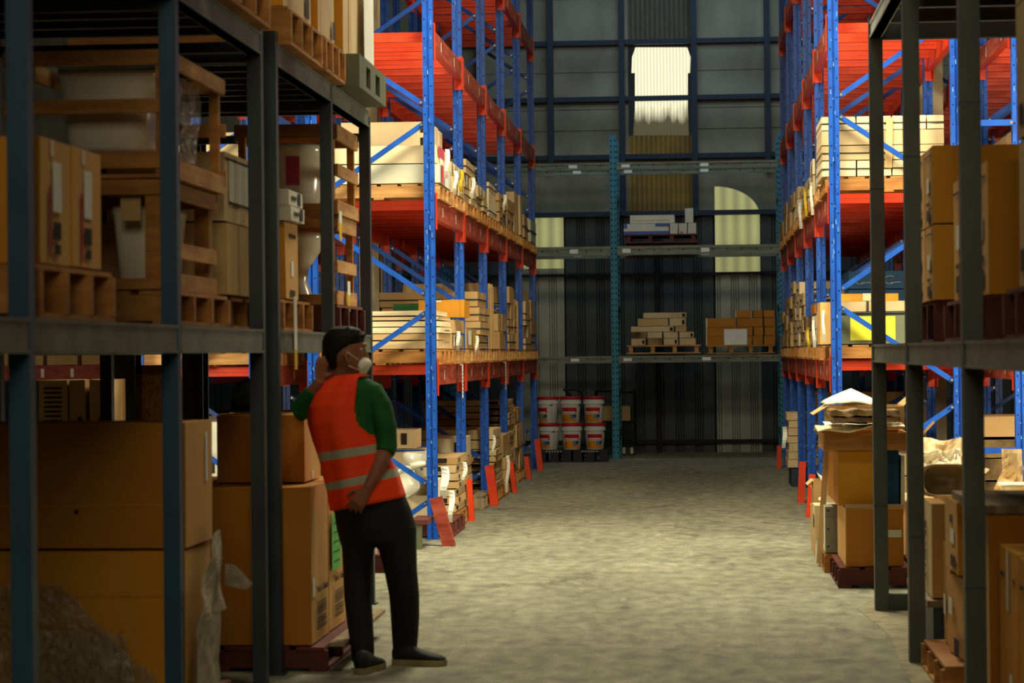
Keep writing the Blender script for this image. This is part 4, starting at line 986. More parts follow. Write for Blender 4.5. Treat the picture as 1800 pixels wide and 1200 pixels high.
crate(-2.78, -2.10, 9.46, 10.6, 2.266, 2.775, 'upper slatted wooden crate on the left shelf, holding a wide white tank')
def tub(x, y, z, wb, wt, d, h, lab, rz=0, m_='ceramic'):
    mb = MB(); rings = []
    def rr(w, dd, zz): return [Vector((w * math.copysign(abs(math.cos(t)) ** .35, math.cos(t)), dd * math.copysign(abs(math.sin(t)) ** .35, math.sin(t)), zz)) for t in [2 * math.pi * (j + .5) / 24 for j in range(24)]]
    mb.loft([rr(wb * .96, d * .9, 0), rr(wb, d * .95, .02), rr((wb + wt) / 2, d, h * .55), rr(wt, d, h - .03), rr(wt * 1.03, d * 1.02, h - .025), rr(wt * 1.03, d * 1.02, h), rr(wt * .9, d * .9, h), rr(wt * .86, d * .86, h - .1)], m_)
    return tag(mb.obj('ceramic_tank', loc=(x, y, z), rz=rz, smooth=True), lab, 'tank')
a = W(88, 105, Y=9.6); c_ = W(266, 105, Y=9.6)
tub((a.x + c_.x) / 2 - .01, 10.0, 2.39, .17, .205, .35, .335, 'wide white ceramic tank inside the upper slatted crate')
tub(W(235, 420, Y=9.7).x, 10.0, 1.838, .09, .115, .25, .33, 'narrow white tub inside the lower slatted crate')
mb = MB(); mb.box(-.04, .04, -.006, .006, 0, .12, 'kraft'); tag(mb.obj('cardboard_tab', loc=(W(232, 380, Y=9.6).x, 9.58, 2.10)), 'small kraft cardboard tab hanging over the narrow white tub', 'cardboard')
# film over the tank's side
def sheet(name, lab, cat, ox, u, v, nu, nv, amp, m_, seed=0, taper=None, th=.003, stuff=False):
    """crumpled sheet: origin ox, edge vectors u, v"""
    ox = Vector(ox); u = Vector(u); v = Vector(v); nrm = u.cross(v).normalized(); vs = []; fs = []
    for j in range(nv + 1):
        for i in range(nu + 1):
            a, b_ = i / nu, j / nv
            if taper: a2 = taper(a, b_); 
            else: a2 = a
            p = ox + u * a2 + v * b_; q = Vector((p.x * 6 + seed, p.y * 6, p.z * 6)); 
            vs.append(p + nrm * amp * .45 * noise.noise(q * 7) + nrm * amp * noise.noise(q) * 2 + nrm * amp * .6 * noise.noise(q * 2.7) + Vector((0, 0, amp * .6 * noise.noise(q * 1.7 + Vector((9, 2, 4))))))
    for j in range(nv):
        for i in range(nu): k = j * (nu + 1) + i; fs.append((k, k + 1, k + nu + 2, k + nu + 1))
    mb = MB(); mb.faces(vs, fs, m_); o = mb.obj(name, smooth=(m_ in ('film', 'cloth'))); 
    if m_ != 'film': sm = o.modifiers.new('s', 'SOLIDIFY'); sm.thickness = th
    return tag(o, lab, cat)
sheet('plastic_film', 'clear plastic film hanging inside the aisle side of the upper crate', 'plastic film', (-2.145, 9.75, 2.3), (0, .55, 0), (0, 0, .4), 14, 12, .02, 'film', 3, lambda a, b_: a * (.35 + .65 * b_) + .3 * (1 - b_))
pallet(-2.6, 11.35, SH, 'brown wooden pallet behind the double post on the left shelf', .82, 1.1, 'wood_orange', h=.15)
carton(-2.75, -2.15, 10.88, 11.85, 1.832, 2.165, 'kraft', 'large dim kraft carton, lower of two by the double post', jit=.006)
carton(-2.72, -2.17, 10.9, 11.8, 2.168, 2.49, 'tan', 'dim kraft carton with white printed panel, upper of two by the double post', marks=[('r', .1, .9, .3, .88, 'white_card'), ('r', 0, 1, .88, .92, 'ink'), ('r', .1, .9, .26, .3, 'ink')])
pallet(-2.6, 12.75, SH, 'orange brown pallet under the tall narrow carton on the left shelf', .92, .95, 'wood_orange', h=.165)
carton(-2.45, -2.155, 12.42, 12.8, 1.846, 2.25, 'orange_card', 'tall narrow orange carton beside the toilet crates', side='pale_lit_card', marks=[('r', .3, .8, .8, .85, 'ink'), ('r', .4, .6, .3, .5, 'paper'), ('r', .3, .7, .03, .12, 'ink')])
for j in (0, 1):
    carton(-2.42 + .03 * j, -2.12 - .012 * j, 12.40, 12.84, 2.253 + j * .083, 2.333 + j * .083, 'white_card', 'small flat white carton on the tall orange one, %s' % ['lower', 'upper'][j], marks=[('r', .15, .5, .35, .6, 'ink'), ('r', .6, .8, .1, .9, 'ink'), ('f', .0, 1, .96, 1, 'grey_card')])
pallet(-2.55, 14.3, SH, 'dark red brown pallet under the toilet crates at the shelf end', .95, 1.05, 'wood_red', h=.165)
crate(-2.72, -2.12, 13.95, 14.8, 1.846, 2.37, 'lower toilet crate at the far end of the left shelf', front=((0, .12), (.86, 1)), side=((0, .16), (.36, .5), (.82, 1)))
crate(-2.72, -2.11, 13.93, 14.82, 2.373, 2.90, 'upper toilet crate with red paper notice at the far end of the left shelf', front=((0, .12), (.86, 1)), side=((0, .16), (.42, .56), (.82, 1)))
mb = MB(); mb.lathe([(.16, 0), (.19, .05), (.205, .2), (.205, .36), (.215, .37), (.215, .41), (.2, .42)], 'ceramic', 28)
o = tag(mb.obj('toilet', loc=(-2.47, 14.36, 2.39), smooth=True), 'round white toilet body inside the upper crate', 'toilet')
mb = MB(); mb.quad([Vector((.02, -.213, .17)), Vector((.1, -.198, .17)), Vector((.1, -.198, .34)), Vector((.02, -.213, .34))], 'pink')
for i in range(6): mb.quad([Vector((.03, -.2165, .19 + i * .022)), Vector((.09, -.2035, .19 + i * .022)), Vector((.09, -.2035, .196 + i * .022)), Vector((.03, -.2165, .196 + i * .022))], 'red')
k_ = mb.obj('paper_notice', o); k_['label'] = 'red paper notice'
mb = MB(); mb.lathe([(.11, 0), (.12, .03), (.085, .12), (.09, .2), (.16, .30), (.185, .38), (.19, .42), (.15, .43)], 'ceramic', 26)
tag(mb.obj('toilet', loc=(-2.45, 14.38, 1.868), smooth=True), 'white toilet bowl on a pedestal inside the lower crate', 'toilet')
for (x, y, z0, z1, lab) in ((-2.105, 13.99, 2.27, 2.33, 'small white tag with yellow end on the lower toilet crate top slat'), (-2.105, 14.3, 1.86, 1.93, 'small white tag with yellow end on the lower toilet crate bottom slat')):
    mb = MB(); mb.box(0, .003, -.05, .05, z0 + .05, z1 + .06, 'paper'); mb.box(0, .003, -.05, .05, z0 - .05, z0 + .05, 'yellow'); tag(mb.obj('hanging_tag', loc=(x, y, 0)), lab, 'tag')
mb = MB(); mb.box(0, .003, -.04, .04, 1.56, 1.83, 'paper'); mb.box(0, .003, -.04, .04, 1.46, 1.56, 'yellow'); tag(mb.obj('hanging_tag', loc=(-2.055, 12.1, .02)), 'long white tag with yellow end hanging over the grey shelf beam', 'tag')
# top deck
TD = 3.073
for i, (y, d, lab) in enumerate(((7.9, 1.1, 'nearest'), (9.3, 1.1, 'second'), (10.6, 1.1, 'third'), (12.2, 1.0, 'fourth'), (13.17, .72, 'fifth'))):
    pallet(-2.55, y, TD, 'orange wooden pallet on top of the left shelving, %s from near' % lab, 1.12, d, 'wood_orange', h=.19)
for i, (y0, y1) in enumerate(((7.4, 8.4), (8.8, 9.8), (10.1, 11.1))):  # out-of-view cartons, put here only to cast shadow on the shelving
    carton(-3.05, -2.1, y0, y1, TD + .192, TD + .95, 'kraft', 'big unseen kraft carton added to shade the left shelving, %s from near' % NTH[i])
for i, (y0, y1, nm) in enumerate(((11.78, 12.62, 'nearest of three'), (12.87, 13.5, 'middle of three'), (13.66, 14.78, 'beside the hanging white sheet'))):
    carton(-2.9, -2.04 if i < 2 else -2.02, y0, y1, TD + .195, TD + 1.2, 'orange_card', 'tall pale kraft carton over the left shelving, ' + nm, side='tan', jit=.012, marks=[('r', .75, .9, .04, .14, 'ink'), ('r', .2, .23, 0, 1, 'kraft')])
mb = MB(); X0, X1, Y0_, Y1_ = -.5, .62, 0, 1.15
mb.box(X0, X1, Y0_, Y1_, .15, .19, 'grey_plastic')
for i, (a, b_) in enumerate(((0, .28), (.46, .68), (.87, 1.15))): mb.box(X0, X1, a, b_, .03, .15, 'grey_plastic')
mb.box(X0, X1, 0, 1.15, 0, .03, 'grey_plastic')
tag(mb.obj('plastic_pallet', loc=(-2.55, 13.62, TD)), 'grey green plastic pallet sticking out over the aisle, top of left shelving', 'pallet')
mb = MB(); mb.box(0, .003, -.22, .2, 0, .5, 'paper', jit=.012); tag(mb.obj('hanging_paper', loc=(-1.995, 14.5, TD + .24)), 'white sheet hanging down the far tall kraft carton, above the plastic pallet', 'paper')
# lower level of the left shelving
pallet(-2.55, 9.95, 0, 'wooden pallet under the two wide brown cartons, lower left', 1.0, .95, 'wood_red', h=.14)
carton(-3.0, -2.05, 9.47, 9.98, .79, 1.29, 'brown_card', 'wide brown carton at lower left, upper of two', side='pale_lit_card', marks=[('r', .7, .78, .5, .9, 'paper'), ('f', 0, 1, .34, .35, 'orange_card'), ('f', .1, .12, .28, .31, 'ink'), ('f', .52, .54, .28, .31, 'ink')])
carton(-3.0, -2.06, 9.47, 9.98, .143, .783, 'orange_card', 'wide brown carton at lower left, below the other and half under film', side='pale_lit_card', marks=[('f', 0, 1, .71, .715, 'brown_card')])
sheet('plastic_film', 'glossy clear film slumped over the front of the lower wide carton', 'plastic film', (-3.0, 9.40, .16), (.84, 0, 0), (0, -.03, .50), 60, 40, .02, 'film', 1, lambda a, b_: a * (1 - .62 * max(0, b_ - .25)))
sheet('plastic_film', 'shiny crumpled film heap at the foot of the lower wide carton', 'plastic film', (-2.68, 9.29, .14), (.5, 0, 0), (0, .04, .34), 50, 36, .03, 'film', 11, lambda a, b_: a * (1 - .2 * b_))
sheet('torn_wrapping', 'torn whitish wrapping hanging from the corner of the lower wide carton', 'wrapping', (-2.0, 9.47, .50), (.0, .5, 0), (0, 0, .33), 16, 14, .016, 'wrap_white', 5, lambda a, b_: b_ * .5 + a * (1 - b_ * .62))
sheet('torn_wrapping', 'thin torn tip of wrapping sticking out toward the worker', 'wrapping', (-1.995, 9.93, .60), (.11, .06, -.03), (0, 0, .09), 8, 6, .006, 'wrap_white', 15, lambda a, b_: a * (1 - .85 * abs(b_ - .3)))
sheet('torn_wrapping', 'long greyish strip of wrapping down the side of the lower wide carton', 'wrapping', (-2.02, 9.50, .0), (.01, .40, 0), (0, 0, .5), 10, 12, .012, 'wrap_white', 8)
pallet(-2.38, 12.52, 0, 'dark red pallet with pale top board under the tall cartons, by the worker\'s feet', 1.06, 1.55, 'wood_red', h=.122)
mb = MB(); mb.box(-.08, 0, -.78, .76, 0, .022, 'wood_grey', jit=.003); tag(mb.obj('loose_board', loc=(-1.765, 12.52, .123)), 'pale loose board along the aisle edge of the dark red pallet', 'board')
def textobj(fc, parent):
    tmp = bpy.data.objects.new('tmp_text', fc); C.objects.link(tmp); dg = bpy.context.evaluated_depsgraph_get(); dg.update()
    me = bpy.data.meshes.new_from_object(tmp.evaluated_get(dg)); bpy.data.objects.remove(tmp)
    me.materials.clear(); me.materials.append(MATS['ink']); o = bpy.data.objects.new('printed_text', me); C.objects.link(o); o.parent = parent; return o
def print_marks(o, x, y0, y1, z0, z1, text, sticker=True):
    """printed line and care symbols on the aisle side"""
    fc = bpy.data.curves.new('printed_text', 'FONT'); fc.body = text; fc.size = .052; fc.extrude = .0005; fc.align_x = 'LEFT'
    t = textobj(fc, o)
    t.location = (x - o.location.x + .008, y0 - o.location.y + .12, z0 - o.location.z + .245); t.rotation_euler = (math.pi / 2, 0, math.pi / 2)
    mb = MB(); px = x - o.location.x + .007
    def q(y, z, w, h): mb.box(px, px + .001, y - o.location.y, y - o.location.y + w, z - o.location.z, z - o.location.z + h, 'ink')
    yb0 = y0 + .13; zb0 = z0 + .06
    for r_ in (0, 1):
        for c in range(4):
            y = yb0 + c * .075; z = zb0 + r_ * .075
            q(y, z, .06, .006); q(y, z + .056, .06, .006); q(y, z, .006, .06); q(y + .056, z, .006, .06)
            if r_: q(y + .02, z + .012, .02, .036)
            else:
                q(y + .027, z + .006, .007, .05); q(y + .014, z + .035, .033, .007)
    mb.obj('care_symbols', o)
for j in (0, 1):
    o = carton(-2.75, -1.93, 11.76 + j * .58, 12.32 + j * .58, .127, .905, 'brown_card', ['tall brown carton by the aisle, nearer of two, small white sticker', 'tall brown carton by the aisle, farther of two, green paper on it'][j], side='pale_lit_card', marks=[('r', .05, .17, .3, .42, 'paper')] if j == 0 else ())
    print_marks(o, -1.93, 11.76 + j * .58, 0, .127, 0, 'Made in Thailand')
    if j:
        mb = MB(); mb.box(.418, .420, -.25, .05, .31, .60, 'green_paper'); 
        for i in range(5): mb.box(.4205, .421, -.2, .0, .35 + i * .05, .356 + i * .05, 'ink')
        k_ = mb.obj('green_note', o); k_['label'] = 'bright green paper note'
carton(-2.46, -2.01, 12.08, 12.6, .912, 1.255, 'brown_card', 'brown carton standing on the tall ones, behind the worker\'s elbow', side='pale_lit_card', marks=[('r', .4, .48, .03, .15, 'paper')])
carton(-2.95, -2.45, 11.9, 12.5, .912, 1.15, 'kraft', 'low kraft carton deep on the tall brown cartons') if 0 else None
# dark cap resting on the carton
q = W(443, 728, Y=12.3); mb = MB(); n_ = 20
mb.lathe([(.105, 0), (.11, .05), (.10, .11), (.07, .155), (.02, .175)], 'cap', n_)
r = empty('cap', (q.x, 12.3, 1.262)); tag(r, 'black cap with its peak to the left resting on the brown carton', 'cap')
mb.obj('crown', r, smooth=True)
mb = MB(); mb.loft([[Vector((-.09 - .1 * f * math.cos(t), .09 * math.sin(t), .02 - .014 * f)) for t in [-1.5 + 3 * i / 10 for i in range(11)]] for f in (0, 1)], 'cap', cap=False); o = mb.obj('peak', r, smooth=True); o.modifiers.new('s', 'SOLIDIFY').thickness = .006
# things seen deep through the left shelving
for (px0, px1, lab) in ((67, 119, 'left'), (120, 150, 'middle'), (157, 187, 'right')):
    a, c_ = W(px0, 700, Y=14.4), W(px1, 700, Y=14.4)
    carton(a.x, c_.x, 14.4, 14.9, 0, 1.42, 'kraft', 'tall dim kraft carton deep behind the left shelving, %s of three' % lab, marks=[('f', .2, .8, .8 + i * .02, .808 + i * .02, 'ink') for i in range(9)] if lab == 'left' else [('f', .55, .8, .8, .84, 'black')])
mat('navy_steel', (18, 26, 40), .5)
for px0, px1 in ((188, 238), (321, 357)):
    a, c_ = W(px0, 700, Y=15.2), W(px1, 700, Y=15.2); mb = MB(); w = c_.x - a.x
    mb.box(-w / 2, w / 2, -.01, .01, 0, 3.0, 'navy_steel'); mb.box(-.01, .01, .01, .16, 0, 3.0, 'navy_steel'); mb.box(-w / 2, w / 2, .16, .18, 0, 3.0, 'navy_steel')
    o = mb.obj('steel_stanchion', loc=((a.x + c_.x) / 2, 15.2, 0)); tag(o, 'dark navy steel upright behind the left shelving, %s one' % ('left' if px0 < 200 else 'right'), 'steel upright')
a, c_ = W(240, 638, Y=15.3), W(318, 740, Y=15.3)
r = empty('particle_board', ((a.x + c_.x) / 2, 15.3, 0)); tag(r, 'particle board sheet in a dark red frame between the navy uprights', 'board'); w = (c_.x - a.x) / 2
mb = MB(); mb.box(-w + .03, w - .03, -.01, .01, 0, 1.44, 'osb'); mb.obj('sheet', r)
mb = MB(); mb.box(-w, -w + .035, -.02, .02, 0, 1.5, 'wood_red'); mb.box(w - .035, w, -.02, .02, 0, 1.5, 'wood_red'); mb.box(-w, w, -.02, .02, 1.44, 1.5, 'wood_red'); mb.obj('frame', r)
# far orange shelf seen through the gap
r = empty('orange_shelf', (-8.1, 30, 0)); tag(r, 'distant orange shelf beam with white tags, far left through the shelving', 'pallet rack')
mb = MB(); mb.box(-1.2, 1.2, -.03, .03, 1.27, 1.46, 'faded_red')
for i in range(6): mb.box(-1.0 + i * .38, -.96 + i * .38, -.033, -.03, 1.31, 1.42, 'paper')
mb.obj('beam', r)
for x in (-1.24, 1.24): mb = MB(); mb.box(x - .04, x + .04, -.04, .04, 0, 3, 'blue_dark'); mb.obj('post', r)
mb = MB(); mb.box(-1.2, 1.2, .04, 1.0, 1.4, 1.46, 'orange_paint'); mb.obj('deck', r)
for i in range(5): carton(-9.2 + i * .45, -8.8 + i * .45, 30.1, 30.7, 1.464, 1.75, 'kraft', 'small kraft carton on the distant orange shelf, %s from left' % NTH[i])
# ---------------------------------------------------------------- near right shelving loads
SR = 1.58
SIDE_R = [('l', .35, .65, .42, .62, 'paper'), ('l', .3, .7, .06, .2, 'ink'), ('l', .3, .7, .26, .3, 'ink'), ('l', .1, .9, .88, .9, 'ink')]
pallet(1.63, 12.65, SR, 'dark red pallet on the right shelf under the stacked slim orange cartons', 1.02, 1.5, 'wood_red', h=.205, nstr=5)
for j in range(3):
    carton(1.12, 1.75, 11.88 + j * .47, 12.33 + j * .47, SR + .208, 2.155, 'orange_card', 'upright orange carton, bottom row on the far right shelf pallet, %s' % ['nearest', 'middle', 'farthest'][j], side='pale_lit_card', marks=SIDE_R)
for j in range(2):
    carton(1.12, 1.75, 11.88 + j * .47, 12.33 + j * .47, 2.159, 2.54, 'orange_card', 'upright orange carton, top row on the far right shelf pallet, %s' % ['nearer', 'farther'][j], side='pale_lit_card', marks=SIDE_R)
pallet(1.60, 10.28, SR, 'dark red pallet on the right shelf between the middle and near posts', 1.05, 1.42, 'wood_red', h=.18)
for j in range(3):
    carton(1.12, 1.80, 9.62 + j * .45, 10.05 + j * .45, SR + .183, 2.29, 'orange_card', 'large orange carton on the right shelf between the thick posts, %s' % ['nearest', 'middle', 'farthest'][j], side='pale_lit_card', marks=SIDE_R)
pallet(1.60, 8.3, SR, 'dark red pallet at the near end of the right shelf', 1.05, 1.1, 'wood_red', h=.18)
for j, (z0, z1) in enumerate(((SR + .183, 2.27), (2.273, 2.74), (2.743, 3.2))):
    carton(1.10, 1.9, 7.85, 8.55, z0, z1, 'kraft', 'pale carton at the right edge of the view, %s of its column' % ['lowest', 'middle', 'topmost'][j], side='tan', marks=[('l', .75, .9, .1, .25, 'ink')])
for i, (y, d) in enumerate(((8.6, 1.1), (10.8, 1.2), (13.2, 1.3))):
    pallet(1.72, y, 3.493, 'wooden pallet on top of the right shelving, %s from near' % NTH[i], 1.1, d, 'wood', h=.14)
    carton(1.25, 2.2, y - .45, y + .45, 3.636, 4.1, 'kraft', 'kraft carton on top of the right shelving, %s from near' % NTH[i])
# lower right
pallet(1.55, 11.42, 0, 'worn orange pallet on the floor at the foot of the middle right post', 1.02, 1.02, 'wood_orange', h=.135)
carton(1.13, 1.5, 10.95, 11.45, .138, .52, 'orange_card', 'orange carton on the floor pallet, bulging, lower of two, right side', side='pale_lit_card', jit=.014, rz=.05, marks=[('l', .6, .8, .5, .7, 'paper'), ('l', .2, .5, .05, .25, 'ink')])
carton(1.12, 1.46, 10.93, 11.48, .535, .865, 'orange_card', 'orange carton with round hand hole, upper of two, right side', side='pale_lit_card', marks=[('l', .35, .55, .68, .78, 'black'), ('l', .2, .5, .4, .6, 'paper'), ('l', .1, .5, .08, .24, 'ink')])
carton(1.14, 1.42, 11.52, 11.86, .138, .62, 'pale_lit_card', 'leaning orange carton behind the bulging one on the floor pallet', marks=[('l', .4, .7, .3, .5, 'paper')], jit=.01)
mb = MB(); mb.box(1.13, 1.95, 12.2, 13.35, 0, .26, 'dark_steel'); mb.box(1.1, 1.98, 12.18, 13.4, .262, .295, 'wood_grey'); tag(mb.obj('low_bench'), 'low dark bench with pale plank top behind the middle right post', 'bench')
o = carton(1.13, 1.22, 12.25, 12.75, .30, .775, 'pale_lit_card', 'slim upright pale carton with vertical print, on the pale plank', side='tan')
mb = MB()
for i in range(3): mb.box(1.122 - o.location.x, 1.1225 - o.location.x, .05, .09, .05 + i * .14, .12 + i * .14, 'ink')
fc = bpy.data.curves.new('printed_text', 'FONT'); fc.body = 'BEAUTY'; fc.size = .085; fc.extrude = .0005; t_ = textobj(fc, o)
t_.location = (-.053, .02, .38); t_.rotation_euler = (math.pi / 2, math.pi / 2, -math.pi / 2)
mb.obj('printed_symbols', o)
carton(1.23, 1.9, 12.3, 13.2, .30, .76, 'brown_card', 'dark orange carton behind the slim upright printed one')
carton(1.10, 2.0, 9.58, 10.5, .0, .90, 'brown_card', 'very large brown carton under a plank at the lower right corner', side='pale_lit_card')
mb = MB(); mb.box(1.06, 2.05, 9.56, 10.55, .903, .94, 'wood_grey', jit=.004); tag(mb.obj('loose_board'), 'pale plank lying over the very large brown carton', 'board')
for j in (0, 1):
    o = carton(1.11, 1.75, 8.22 + j * .55, 8.74 + j * .55, .0, .81, 'orange_card', 'taped orange carton at the lower right corner, %s' % ['nearer one', 'farther one'][j], side='orange_card', marks=[('l', .44, .56, .72, 1, 'tape'), ('l', .3, .44, .22, .44, 'paper'), ('l', .1, .24, .86, .88, 'ink'), ('l', .7, .9, .86, .88, 'ink')])
    mb = MB(); mb.tube([(-.325, .0 + .05 * math.cos(t), .14 + .07 * math.sin(t)) for t in [2 * math.pi * i / 16 for i in range(17)]], .004, 'ink', 4); mb.obj('printed_ring', o)
# ---------------------------------------------------------------- pile at the right end of the aisle rack
YP = 15.85
def PB(px0, py0, px1, py1, d, m_, lab, Y=YP, **k): return CB(px0, py0, px1, py1, Y, d, m_, lab, **k)
a = W(1472, 1033, Y=YP); wI = 1.15
pallet(a.x + wI / 2, YP + .5, 0, 'dark red pallet under the big brown carton at the right pile', wI, 1.0, 'wood_red', h=.135)
o = PB(1486, 893, 1590, 1003, .95, 'brown_card', 'big brown carton with open flap, right pile, on the dark red pallet', z0=.138, side='pale_lit_card', Y=YP + .03, marks=[('f', .72, .95, .5, .63, 'grey_card')])
mb = MB(); w2 = .19; mb.faces([Vector((-w2, -.41, .402)), Vector((.2, -.41, .402)), Vector((.19, -.425, .33)), Vector((-w2 + .01, -.425, .325))], [(0, 1, 2, 3)], 'tan'); mb.obj('flap', o)
zt = .138 + .402
zt = W(1500, 893, Y=YP + .03).z + .006
o = PB(1472, 792, 1540, 892, 1.25, 'orange_card', 'dark orange carton in the middle of the right pile', Y=YP + .15, z0=zt, side='brown_card')
PB(1546, 792, 1581, 892, .5, 'blue_card', 'dark blue carton beside the orange one in the right pile', Y=YP + .16, z0=zt)
PB(1583, 800, 1592, 892, .5, 'white_card', 'slim white carton squeezed right of the dark blue one', Y=YP + .16, z0=zt)
z2 = W(1500, 792, Y=YP + .15).z + .004
r = empty('wooden_tray', (W(1525, 780, Y=YP).x, YP + .45, z2)); tag(r, 'dark brown wooden tray lying across the orange and blue cartons', 'tray')
hw = (W(1597, 780, Y=YP).x - W(1453, 780, Y=YP).x) / 2; hh = W(1500, 762, Y=YP).z - z2
mb = MB(); mb.box(-hw, hw, -.35, .35, 0, .02, 'wood_orange'); mb.obj('base', r)
for y_ in (-.37, .352): mb = MB(); mb.box(-hw, hw, y_, y_ + .018, .0, hh, 'wood_orange'); mb.obj('long_side', r)
for x_ in (-hw - .015, hw + .001): mb = MB(); mb.box(x_, x_ + .014, -.35, .35, 0, hh, 'wood'); mb.obj('short_side', r)
z3 = z2 + hh + .004
X0, X1 = W(1440, 760, Y=YP).x, W(1592, 760, Y=YP).x
sheet('cardboard_sheet', 'pale bent cardboard sheet on top of the dark wooden tray', 'cardboard', (X0, YP + .05, z3 + .004), (X1 - X0, 0, .04), (0, .7, 0), 14, 8, .012, 'cream_card', 2, th=.008)
z4 = z3 + .035
sheet('paper_sheet', 'white crumpled paper peeking out under the stained bundle', 'paper', (W(1452, 750, Y=YP).x, YP + .06, z4 + .012), (.28, 0, .01), (0, .4, .01), 10, 8, .006, 'paper', 6)
for j, (p0, p1, hh2) in enumerate(((1466, 1584, .03), (1460, 1582, .034))):
    a, c_ = W(p0, 750, Y=YP + .1), W(p1, 750, Y=YP + .1); mb = MB(); n_ = 12; rings = []
    for i in range(n_ + 1):
        x = a.x + (c_.x - a.x) * i / n_; hz = hh2 * (1 + .3 * noise.noise(Vector((i * .7, j, 0)))); b0 = .012 * noise.noise(Vector((i * .5, j + 5, 2)))
        rings.append([Vector((x, YP + .12 + b0, b0)), Vector((x, YP + .65, b0)), Vector((x, YP + .65, hz + b0)), Vector((x, YP + .13 - b0, hz + b0))])
    mb.loft(rings, 'stained'); tag(mb.obj('wrapped_bundle', loc=(0, 0, z4 + .032 + j * .042)), 'water stained wrapped bundle on the pale sheet, %s' % ['lower', 'upper'][j], 'bundle')
z5 = z4 + .14
a, c_ = W(1456, 740, Y=YP + .86), W(1590, 740, Y=YP + .86)
def open_box(x0, x1, y0, y1, z0, z1, m_, lab, flaps=((-1, .1, -.5), (1, .1, .3)), t=.006):
    r = MB(); hx, hy, h = (x1 - x0) / 2, (y1 - y0) / 2, z1 - z0
    r.box(-hx, hx, -hy, -hy + t, 0, h, m_, jit=.002); r.box(-hx, hx, hy - t, hy, 0, h, m_); r.box(-hx, -hx + t, -hy + t, hy - t, 0, h, m_); r.box(hx - t, hx, -hy + t, hy - t, 0, h, m_); r.box(-hx + t, hx - t, -hy + t, hy - t, 0, t, m_)
    o = r.obj('open_carton', loc=((x0 + x1) / 2, (y0 + y1) / 2, z0)); tag(o, lab, 'box')
    for s_, l, dz in flaps:
        mb = MB(); mb.faces([Vector((s_ * hx, -hy, h)), Vector((s_ * hx, hy, h)), Vector((s_ * (hx + l), hy - .03, h + dz * l)), Vector((s_ * (hx + l), -hy + .02, h + dz * l))], [(0, 1, 2, 3)], m_); k_ = mb.obj('flap', o); k_.modifiers.new('s', 'SOLIDIFY').thickness = .005
    return o
open_box(a.x, c_.x, YP + .86, YP + 1.4, z2 + .003, W(1500, 714, Y=YP + .86).z, 'kraft', 'open kraft carton at the top of the right pile, under the white cloth', flaps=((-1, .1, -.6), (1, .08, .9)))
# white cloth peak
mb = MB(); ap = W(1496, 682, Y=YP + 1.1); l_ = W(1454, 709, Y=YP + .6); r_ = W(1545, 716, Y=YP + .6); n_ = 36; rings = []; l_.z = W(1500, 712, Y=YP + .86).z + .03
cx = (l_.x + r_.x) / 2; hwid = (r_.x - l_.x) / 2 * 1.12; zb_ = l_.z - .02
for f in (1, .85, .65, .45, .28, .14, .05, .01):
    rg = []
    for j in range(n_):
        t = 2 * math.pi * j / n_; fold = 1 + .09 * math.sin(5 * t + 1) * f + .04 * math.sin(11 * t) * f
        rg.append(Vector((cx + (ap.x - cx) * (1 - f) + hwid * f * fold * math.cos(t), YP + 1.12 + .27 * f * fold * math.sin(t), zb_ + (ap.z - zb_) * (1 - f) ** .85 + .008 * math.sin(3 * t) * f)))
    rings.append(rg)
mb.loft(rings, 'cloth'); tag(mb.obj('white_cloth', smooth=True), 'white cloth draped in a peak on top of the right pile', 'cloth')
# left fringe of the pile
PB(1450, 890, 1484, 996, .5, 'dim_card', 'tall grey white carton with dark marks, aisle side of the right pile', Y=16.95, z0=.14, marks=[('f', .12, .24, .9, .93, 'ink'), ('f', .12, .24, .5, .53, 'ink'), ('f', .12, .24, .12, .15, 'ink'), ('f', 0, 1, .78, .785, 'ink')], side='white_card')
a = W(1448, 1010, Y=16.95); pallet(a.x + .25, 17.355, 0, 'brown pallet under the grey white carton at the right pile', .5, .8, 'wood_orange', h=.135)
PB(1432, 888, 1447, 946, .35, 'tan', 'small pale carton with blue edge, upper at the aisle corner of the right pile', Y=17.45, marks=[('f', .8, 1, 0, 1, 'blue_card'), ('l', .3, .6, .3, .7, 'ink')])
PB(1436, 947, 1447, 1000, .35, 'white_card', 'small white carton below the pale one at the aisle corner', Y=17.45, z0=.0)
for i, (p, Yv, w, lab) in enumerate((((1430, 895, 1448, 845), 17.9, .35, 'open kraft carton with raised flaps beside the orange post guard'), ((1438, 888, 1478, 850), 18.3, .4, 'shallow open tan carton in the aisle fringe of the right pile'), ((1452, 889, 1478, 872), 17.4, .3, 'small open pale carton against the dark orange one'))):
    a, c_ = W(p[0], p[1], Y=Yv), W(p[2], p[3], Y=Yv)
    open_box(a.x, c_.x, Yv, Yv + w, a.z if i < 2 else a.z, c_.z, ['kraft', 'tan', 'cream_card'][i], lab, flaps=((-1, .04, -.9), (1, .04, .8)))
# supports under the open cartons
carton(W(1432, 900, Y=18.2).x, W(1480, 900, Y=18.2).x, 18.2, 19.0, 0, W(1430, 896, Y=17.9).z - .02, 'kraft', 'low kraft carton carrying the open cartons at the aisle fringe')
carton(W(1452, 900, Y=17.4).x, W(1480, 900, Y=17.4).x, 17.80, 17.88, 0, W(1452, 889, Y=17.4).z - .01, 'tan', 'small tan carton carrying the pale open one in the right pile')
